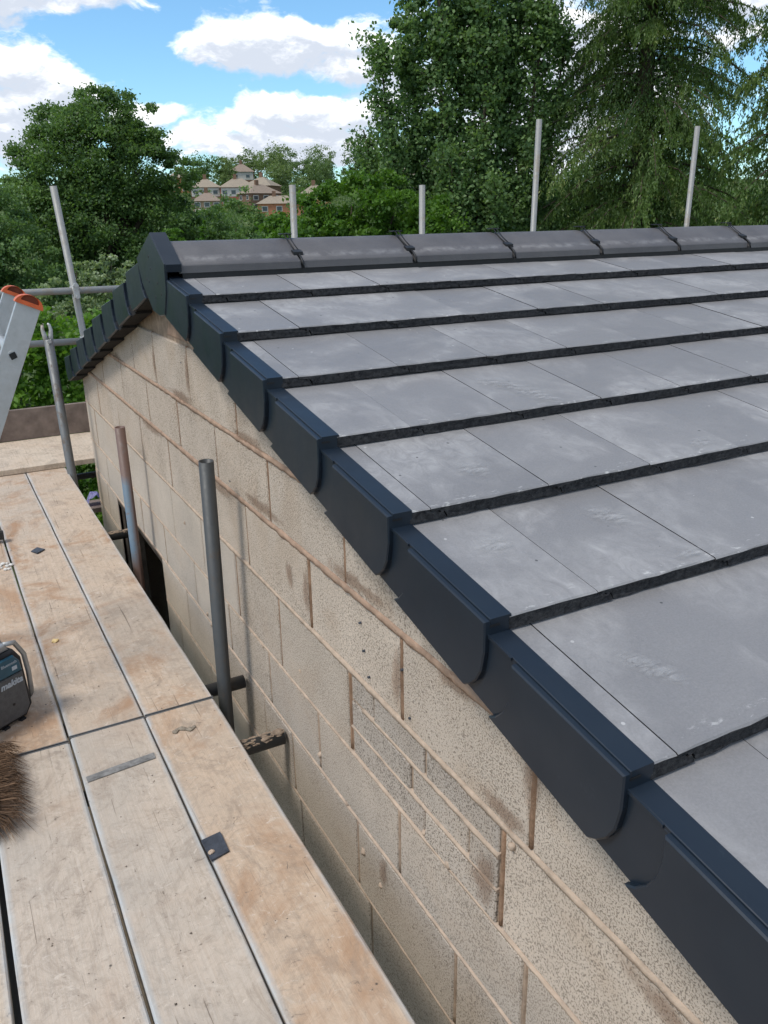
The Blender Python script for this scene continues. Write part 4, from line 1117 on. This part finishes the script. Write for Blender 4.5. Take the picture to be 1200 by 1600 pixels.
# tall airy broadleaf: several upright stems
def airy_tree():
    rs = np.random.RandomState(21); rnd.seed(21)
    base = Vector((9.75, 14.9, -2.0)); o = empty('broadleaf_tree', base, 'tall airy multi stemmed broadleaf tree right of the clouds', 'tree')
    bm = bmesh.new(); pos = []; tint = []
    rt = Vector((.883, -.469, 0)); fwv = Vector((.469, .883, 0))
    # (sideways lean at the top, depth, height)
    stems = [(-1.75, .2, 5.2), (-1.45, -.4, 6.6), (-.95, .5, 8.2), (-.45, -.3, 9.6), (.05, .4, 10.0), (.55, -.4, 9.4), (1.05, .3, 8.9), (1.55, -.2, 8.0), (1.95, .3, 6.8), (-.2, -.9, 4.6), (.6, -.9, 4.0), (-.9, -.8, 3.6), (1.3, .8, 5.0), (-1.3, .9, 4.6)]
    for lean, dep, h in stems:
        top = base + rt * lean * (1.08) + fwv * dep + Vector((0, 0, h))
        foot = base + rt * lean * .18 + fwv * dep * .3
        pts = []
        for i in range(9):
            t = i / 8; e = t ** .62
            p = foot.lerp(Vector((foot.x + (top.x - foot.x) * e, foot.y + (top.y - foot.y) * e, foot.z + (top.z - foot.z) * t)), 1.0); pts.append(p)
        tube(bm, [p - base for p in pts], .1, 7, True, 0, 0, [.06 * (1 - .85 * i / 8) + .005 for i in range(9)])
        nb = int(h * 13)
        for j in range(nb):
            t = rs.uniform(.20, 1.0)
            if pts[0].z + (pts[-1].z - pts[0].z) * t > 6.3 and rs.uniform() < .7: t = rs.uniform(.2, .8)
            i = min(7, int(t * 8)); p = pts[i].lerp(pts[i + 1], t * 8 - i)
            L = rs.uniform(.25, .75) * (1.15 - .6 * t) ; a = rs.uniform(0, 2 * math.pi)
            q = p + Vector((math.cos(a), math.sin(a), rs.uniform(.4, 1.2))).normalized() * L
            limb(bm, p - base, q - base, .014, .004, .08, 3, 4)
            kk = rs.poisson(88)
            u = rs.uniform(.25, 1.1, kk)[:, None]
            P = np.array(p) * (1 - u) + np.array(q) * u + rs.normal(size=(kk, 3)) * np.array([.12, .12, .13])
            pos.append(P); tint.append(rs.normal(.45, .2) + rs.normal(0, .16, kk))
    # denser skirt low down
    P, T = crown_points([(9.0, 15.1, .9, .9, .8, .9), (10.0, 14.7, 1.0, 1.0, .8, 1.0), (10.9, 14.4, .7, .8, .8, .8), (9.7, 14.6, 2.0, .6, .5, .8), (11.4, 14.2, .5, .6, .6, .9), (9.3, 15.2, 3.0, .55, .5, 1.1), (10.4, 14.6, 3.4, .5, .5, 1.2), (9.9, 14.9, 4.6, .7, .6, 1.2), (9.0, 15.3, 4.6, .5, .5, 1.0), (10.9, 14.3, 4.6, .45, .5, 1.1)], 62000, rs, .30, 150, .5)
    pos.append(P); tint.append(T)
    P = np.concatenate(pos); T = np.concatenate(tint)
    link('crown', leaf_mesh(P - np.array(base), 0, .080, rs, T, .72), L_MID, o)
    link('trunk', fin(bm, 'trunk', True), M_BARK, o)
airy_tree()
# weeping conifers
def conifer(base, H_, Rb, nl, seed, label, strands=20, leaf=.085):
    rs = np.random.RandomState(seed); rnd.seed(seed)
    base = Vector(base); o = empty('weeping_conifer', base, label, 'tree', None)
    bm = bmesh.new(); limb(bm, (0, 0, -.1), (rnd.uniform(-.1, .1), 0, H_), .26, .02, .01, 8)
    pos = []; tint = []; dirs = []
    for i in range(nl):
        f = ((i + rs.uniform(0, 1)) / nl) ** 1.75; z = .25 + (H_ - .4) * f; a = rs.uniform(0, 2 * math.pi)
        L = Rb * (1 - f) ** .75 * rs.uniform(.62, 1.12) + .12
        dv = np.array([math.cos(a), math.sin(a), 0]); side = np.array([-math.sin(a), math.cos(a), 0])
        rise = rs.uniform(.15, .35); drop = rs.uniform(.55, .85)
        pt = lambda t: np.array([0, 0, z]) + dv * L * t + np.array([0, 0, L * (rise * t - drop * t * t * .8)])
        tube(bm, [Vector(pt(t)) for t in (0, .3, .6, .85, 1.0)], .03, 5, True, 0, 0, [.028, .02, .014, .009, .004])
        lt = rs.normal(.36, .16)
        for s in range(strands):
            t = 1.02 - .85 * rs.uniform(0, 1) ** 1.25; p = pt(t)
            sl = rs.uniform(.18, .52) * (1.0 - .25 * t) * min(1, .45 + L * .3)
            lat = side * rs.normal(0, .17) * min(1.2, L) + dv * rs.uniform(-.02, .22)
            k = int(11 + sl * 27); u = np.linspace(0, 1, k)[:, None]
            q = p + lat * np.sqrt(u) * .9 + np.array([0, 0, -1.0]) * sl * u ** 1.35 + rs.normal(size=(k, 3)) * .016
            pos.append(q); tint.append(lt + .34 * u[:, 0] * rs.uniform(.2, 1.2) + rs.normal(0, .10, k))
    # added inner leaf fill, tinted dark as the shade within the crown
    k = 52000; zz = rs.uniform(.3, 8.0, k); rr = Rb * np.maximum(.1, 1 - zz / H_) ** .75 * rs.uniform(.06, .72, k); aa = rs.uniform(0, 2 * math.pi, k)
    pos.append(np.stack([rr * np.cos(aa), rr * np.sin(aa), zz], 1)); tint.append(rs.normal(.12, .1, k))
    P = np.concatenate(pos); T = np.concatenate(tint)
    link('crown', leaf_mesh(P, 0, leaf, rs, T, .36, (1.0, .42)), L_CON, o)
    link('trunk', fin(bm, 'trunk', True), M_BARK, o)
conifer((13.15, 13.3, -2.0), 13.5, 3.25, 430, 31, 'large weeping conifer with drooping branches behind the right end of the ridge', 46, .066)
conifer((14.3, 10.2, -2.0), 12.5, 2.3, 200, 32, 'second weeping conifer cut off by the right edge of the picture', 32, .072)
tree('dark_bush', (12.0, 17.0, -2.2), [(11.6, 17.2, .9, .9, .8, 1.1), (12.5, 16.6, 1.0, .9, .8, 1.1), (10.6, 17.6, .8, .8, .7, 1.0), (13.4, 16.2, .8, 1, .9, 1.0)], 20000, .10, L_OAK, 33, 'dark understorey bush between the airy tree and the weeping conifer', 'bush', None, .08)

# ------------------------------------------------------------------ wooded dip and hillside trees
def far_tree(x, y, h, r, seed, leafm, label, n=2600, size=.45, group='trees on the far hillside', name='hillside_tree', hs=1.0):
    z = gh(x, y); rs = np.random.RandomState(seed); h = h * hs
    bl = [(x, y, z + h * .62, r * .8, r * .8, h * .36)]
    bl.append((x, y, z + h * .26, r * .85, r * .85, h * .26))
    for i in range(6):
        a = rs.uniform(0, 6.28); bl.append((x + math.cos(a) * r * .5, y + math.sin(a) * r * .5, z + h * rs.uniform(.35, .75), r * rs.uniform(.4, .6), r * rs.uniform(.4, .6), h * rs.uniform(.18, .28)))
    tree(name, (x, y, z), bl, n, size, leafm, seed, label, 'tree', group, max(.12, h * .025), .42, 45, .6, False)
far_tree(84.3, 275, 13.0, 5.6, 41, L_OAK, 'dark domed tree standing left of the top house', 5200, .55)
far_tree(90.6, 272, 11.5, 3.2, 42, L_FARL, 'lighter rounded tree between the dark dome and the top house', 3600, .5)
far_tree(104.5, 268, 15.0, 6.2, 43, L_FARL, 'pale green crown topping the hillside clump', 4800, .55)
far_tree(98, 248, 10.5, 4.4, 44, L_FARL, 'pale tree just right of the red and white house', 4000, .5)
far_tree(104, 240, 12.0, 5.2, 45, L_FAR, 'mid green tree to the right in the hillside clump', 4000, .5)
far_tree(112, 250, 14.0, 5.6, 46, L_FAR, 'right hand green tree at the crest of the hillside', 4200, .5)
far_tree(44, 92, 14.0, 4.2, 47, L_FAR, 'nearer dark green tree right of the leftmost ridge standard', 7000, .30)
far_tree(50, 96, 15.5, 4.6, 48, L_FAR, 'nearer leafy tree behind the green bush', 7000, .30)
far_tree(38.5, 88, 11.5, 3.2, 49, L_FAR, 'slim nearer tree standing over the first ridge standard', 5200, .28)
far_tree(56, 92, 15.0, 4.6, 50, L_FAR, 'nearer tree seen through the airy broadleaf', 5600, .30)
k = 0
rs = np.random.RandomState(77)
VAL = 'rounded green tree in the wooded dip below the houses'
for (x, y, h, r, lab) in ((46, 140, 7.6, 4.4, 'rounded dip tree lowest below the houses, just over the ridge tiles'), (60, 150, 5.6, 4.6, 'dip tree under the orange brick house, nearer than the rest'), (54, 165, 6.2, 4.4, 'dip tree below the red and white house'),
                          (66, 172, 3.2, 3.4, 'dip tree at the foot of the broad hipped brown house'), (70, 186, 2.2, 3.0, 'small dip tree touching the bright orange house'), (60, 186, 5.2, 4.0, 'dip tree below the sandy low house'), (80, 176, 4.5, 3.6, 'dip tree half behind the leftmost ridge standard')):
    far_tree(x, y, h, r, 100 + k, L_FAR if k % 3 else L_OAK, lab, 3200, .16 + y * .0010, 'trees in the wooded dip', 'valley_tree'); k += 1
for (x, y, h, r, lab) in ((66, 250, 7, 3.2, 'garden tree left of the house row beside the big left tree'), (70, 232, 5, 2.6, 'small garden tree before the brown house at the row end'), (76, 262, 6.5, 3.0, 'garden tree behind the gap between the brown and the red house'),
                          (94.5, 292, 5, 2.6, 'garden tree left beside the tall brown top house'), (112, 280, 9, 4, 'garden tree right of the tall brown top house'), (64, 268, 7, 3.4, 'garden tree behind the leftmost houses'), (120, 265, 11, 4.6, 'garden tree right of the hillside clump'), (130, 250, 12, 5, 'garden tree farthest right before the skyline'),
                          (90, 215, 6.5, 3.2, 'garden tree between the bright orange house and the standard'), (97, 226, 7.5, 3.6, 'garden tree right of the leftmost ridge standard')):
    far_tree(x, y, h, r, 200 + k, L_FAR if k % 2 else L_FARL, lab, 2200, .42, 'garden trees between the far houses', 'hillside_tree'); k += 1

# ------------------------------------------------------------------ far houses
def house_mats():
    d = {}
    d['red'] = simple('red_brick', (.40, .13, .09), .9, .1, 0, .15, 2, 0)
    d['orange'] = simple('orange_brick', (.46, .20, .11), .9, .1, 0, .15, 2, 0)
    d['tan'] = simple('sandy_brick', (.34, .24, .16), .9, .1, 0, .15, 2, 0)
    d['brown'] = simple('brown_brick', (.20, .125, .085), .9, .1, 0, .2, 2, 0)
    d['white'] = simple('white_render', (.56, .53, .48), .8, .2, 0, .08, 2, 0)
    d['roof'] = simple('tan_pantile_roof', (.30, .25, .19), .9, .1, 0, .15, 3, .2)
    d['roofg'] = simple('weathered_roof', (.26, .205, .16), .9, .1, 0, .15, 3, .2)
    d['pane'] = simple('dark_window_glass', (.05, .06, .07), .15, .6, 0, .2, 2, 0)
    return d
HM = house_mats()
def house(x, y, w, d, hw, hr, wall_m, roof_m, label, rot=0.0, hip=True, white_band=False, nwin=3, z=None):
    z = gh(x, y) - .3 if z is None else z
    o = empty('house', (x, y, z), label, 'house', 'houses on the far hillside'); o.rotation_euler = (0, 0, rot)
    wl = link('wall', boxm((-w / 2, -d / 2, 0), (w / 2, d / 2, hw)), wall_m, o)
    bm = bmesh.new(); e = .45
    a = [bm.verts.new(p) for p in ((-w / 2 - e, -d / 2 - e, hw), (w / 2 + e, -d / 2 - e, hw), (w / 2 + e, d / 2 + e, hw), (-w / 2 - e, d / 2 + e, hw))]
    rx = (w / 2 - d / 2 * .9) if hip else w / 2 + e
    rx = max(rx, .4)
    t = [bm.verts.new((-rx, 0, hw + hr)), bm.verts.new((rx, 0, hw + hr))]
    for f in ((a[0], a[1], t[1], t[0]), (a[1], a[2], t[1]), (a[2], a[3], t[0], t[1]), (a[3], a[0], t[0]), (a[3], a[2], a[1], a[0])): bm.faces.new(f)
    rf = link('roof', fin(bm), roof_m, o)
    link('chimney', boxm((-rx * .5 - .45, -.4, hw + hr * .5), (-rx * .5 + .45, .4, hw + hr + 1.1)), HM['brown'], rf)
    if white_band: link('rendered_band', boxm((-w / 2 + .2, -d / 2 - .04, hw * .52), (w / 2 - .2, -d / 2 + .1, hw - .1)), HM['white'], o)
    for fl in range(2):
        for i in range(nwin):
            cx = -w / 2 + w * (i + .5) / nwin; cz = hw * (.24 + .5 * fl)
            fr = link('window', boxm((cx - .75, -d / 2 - .09, cz - .6), (cx + .75, -d / 2 + .02, cz + .65)), HM['white'], o)
            link('pane', boxm((cx - .60, -d / 2 - .11, cz - .46), (cx + .60, -d / 2 - .05, cz + .50)), HM['pane'], fr)
    for i in range(2):
        cy = -d / 4 + d / 2 * i
        fr = link('window', boxm((-w / 2 - .09, cy - .6, hw * .62), (-w / 2 + .02, cy + .6, hw * .62 + 1.2)), HM['white'], o)
        link('pane', boxm((-w / 2 - .11, cy - .46, hw * .62 + .14), (-w / 2 - .05, cy + .46, hw * .62 + 1.06)), HM['pane'], fr)
    return o
FR = rad(-20)
house(73.4, 241, 8.0, 8.0, 4.9, 2.4, HM['brown'], HM['roof'], 'brown hipped roof house at the left end of the lower row', FR, True, True)
house(81.0, 236, 9.5, 7.5, 4.9, 2.4, HM['red'], HM['roof'], 'red brick house with a white upper storey in the lower row', FR, True, True, 4)
house(82.0, 222, 9.0, 7.0, 4.2, 2.3, HM['brown'], HM['roofg'], 'brown house with a broad hipped roof in front of the red and white one', FR + .5, True, False, 3)
house(89.0, 238, 8.0, 8.0, 4.8, 2.6, HM['brown'], HM['roof'], 'brown house turned end on at the right of the lower row', FR - .4, True, False, 2)
house(100.6, 288, 8.0, 8.0, 5.2, 2.8, HM['brown'], HM['roofg'], 'tall brown house alone at the top of the hill', FR, True, True, 2, 12.0)
house(80.3, 204, 10.5, 7.0, 4.6, 1.9, HM['orange'], HM['roof'], 'bright orange brick house nearest below the others', FR, True, False, 3, .9)
house(92.0, 208, 7.5, 7.0, 4.6, 2.2, HM['orange'], HM['roof'], 'orange brick house half hidden behind the leftmost ridge standard', FR, True, False, 2)
house(79.5, 290, 7.0, 7.0, 4.6, 2.4, HM['orange'], HM['roof'], 'small orange house peeping past the big left tree', FR, True, False, 2)
house(63.0, 115, 7.0, 6.5, 4.8, 2.4, HM['brown'], HM['roof'], 'house glimpsed through the gap left of the airy tree', FR, True, True, 2, 2.6)
house(66.5, 218, 7.0, 7.0, 3.4, 2.2, HM['tan'], HM['roofg'], 'sandy low house below the brown one at the left of the row', FR, True, False, 3)

for i, (x, y, h, r, lab) in enumerate(((28, 31, 10.5, 3.4, 'dark background tree seen between the tall standard and the weeping conifer'), (33, 29, 11.0, 3.6, 'dark background tree behind the left half of the big weeping conifer'), (38, 27, 11.0, 3.8, 'dark background tree behind the right half of the big weeping conifer'),
                                        (26, 35, 9.5, 3.2, 'dark background tree left of the tall standard'))):
    far_tree(x, y, h, r, 300 + i, L_OAK, lab, 6200, .20, 'background trees on the right', 'background_tree')
for i, (x, y, h, r, lab) in enumerate(((108, 300, 13, 5.5, 'skyline tree right behind the tall brown top house'), (118, 292, 14, 6, 'second skyline tree right of the top house'), (128, 286, 14, 6, 'third skyline tree right of the top house'), (138, 276, 15, 6, 'skyline tree left of the airy broadleaf'),
                                        (100, 305, 11, 5, 'skyline tree right above the roof of the top house'), (148, 262, 15, 6.5, 'skyline tree closest to the airy broadleaf'))):
    far_tree(x, y, h, r, 320 + i, L_FAR if i % 2 else L_FARL, lab, 6000, .55, 'skyline trees on the far hill')

# grit and splashes of dried mortar swept over the boards
bm = bmesh.new(); q = random.Random(77)
for i in range(420):
    x, y = q.uniform(-.09, .60), q.uniform(1.0, 5.4) ** 1.0
    r_ = q.choice((.001, .0014, .0014, .002, .003)) * q.uniform(.7, 1.3); a = q.uniform(0, 6.28)
    c = [bm.verts.new((x + r_ * math.cos(a + k * 1.5708) * q.uniform(.6, 1.3), y + r_ * math.sin(a + k * 1.5708) * q.uniform(.6, 1.3), .0004)) for k in range(4)]
    t = bm.verts.new((x, y, .0004 + r_ * .8))
    for k in range(4): bm.faces.new((c[k], c[(k + 1) % 4], t))
tag(link('grit', fin(bm), simple('grit', (.20, .165, .13), .95, .1, 0, .7, 3, 0), kind='stuff'), 'dark grit and crumbs scattered over the platform boards', 'grit')
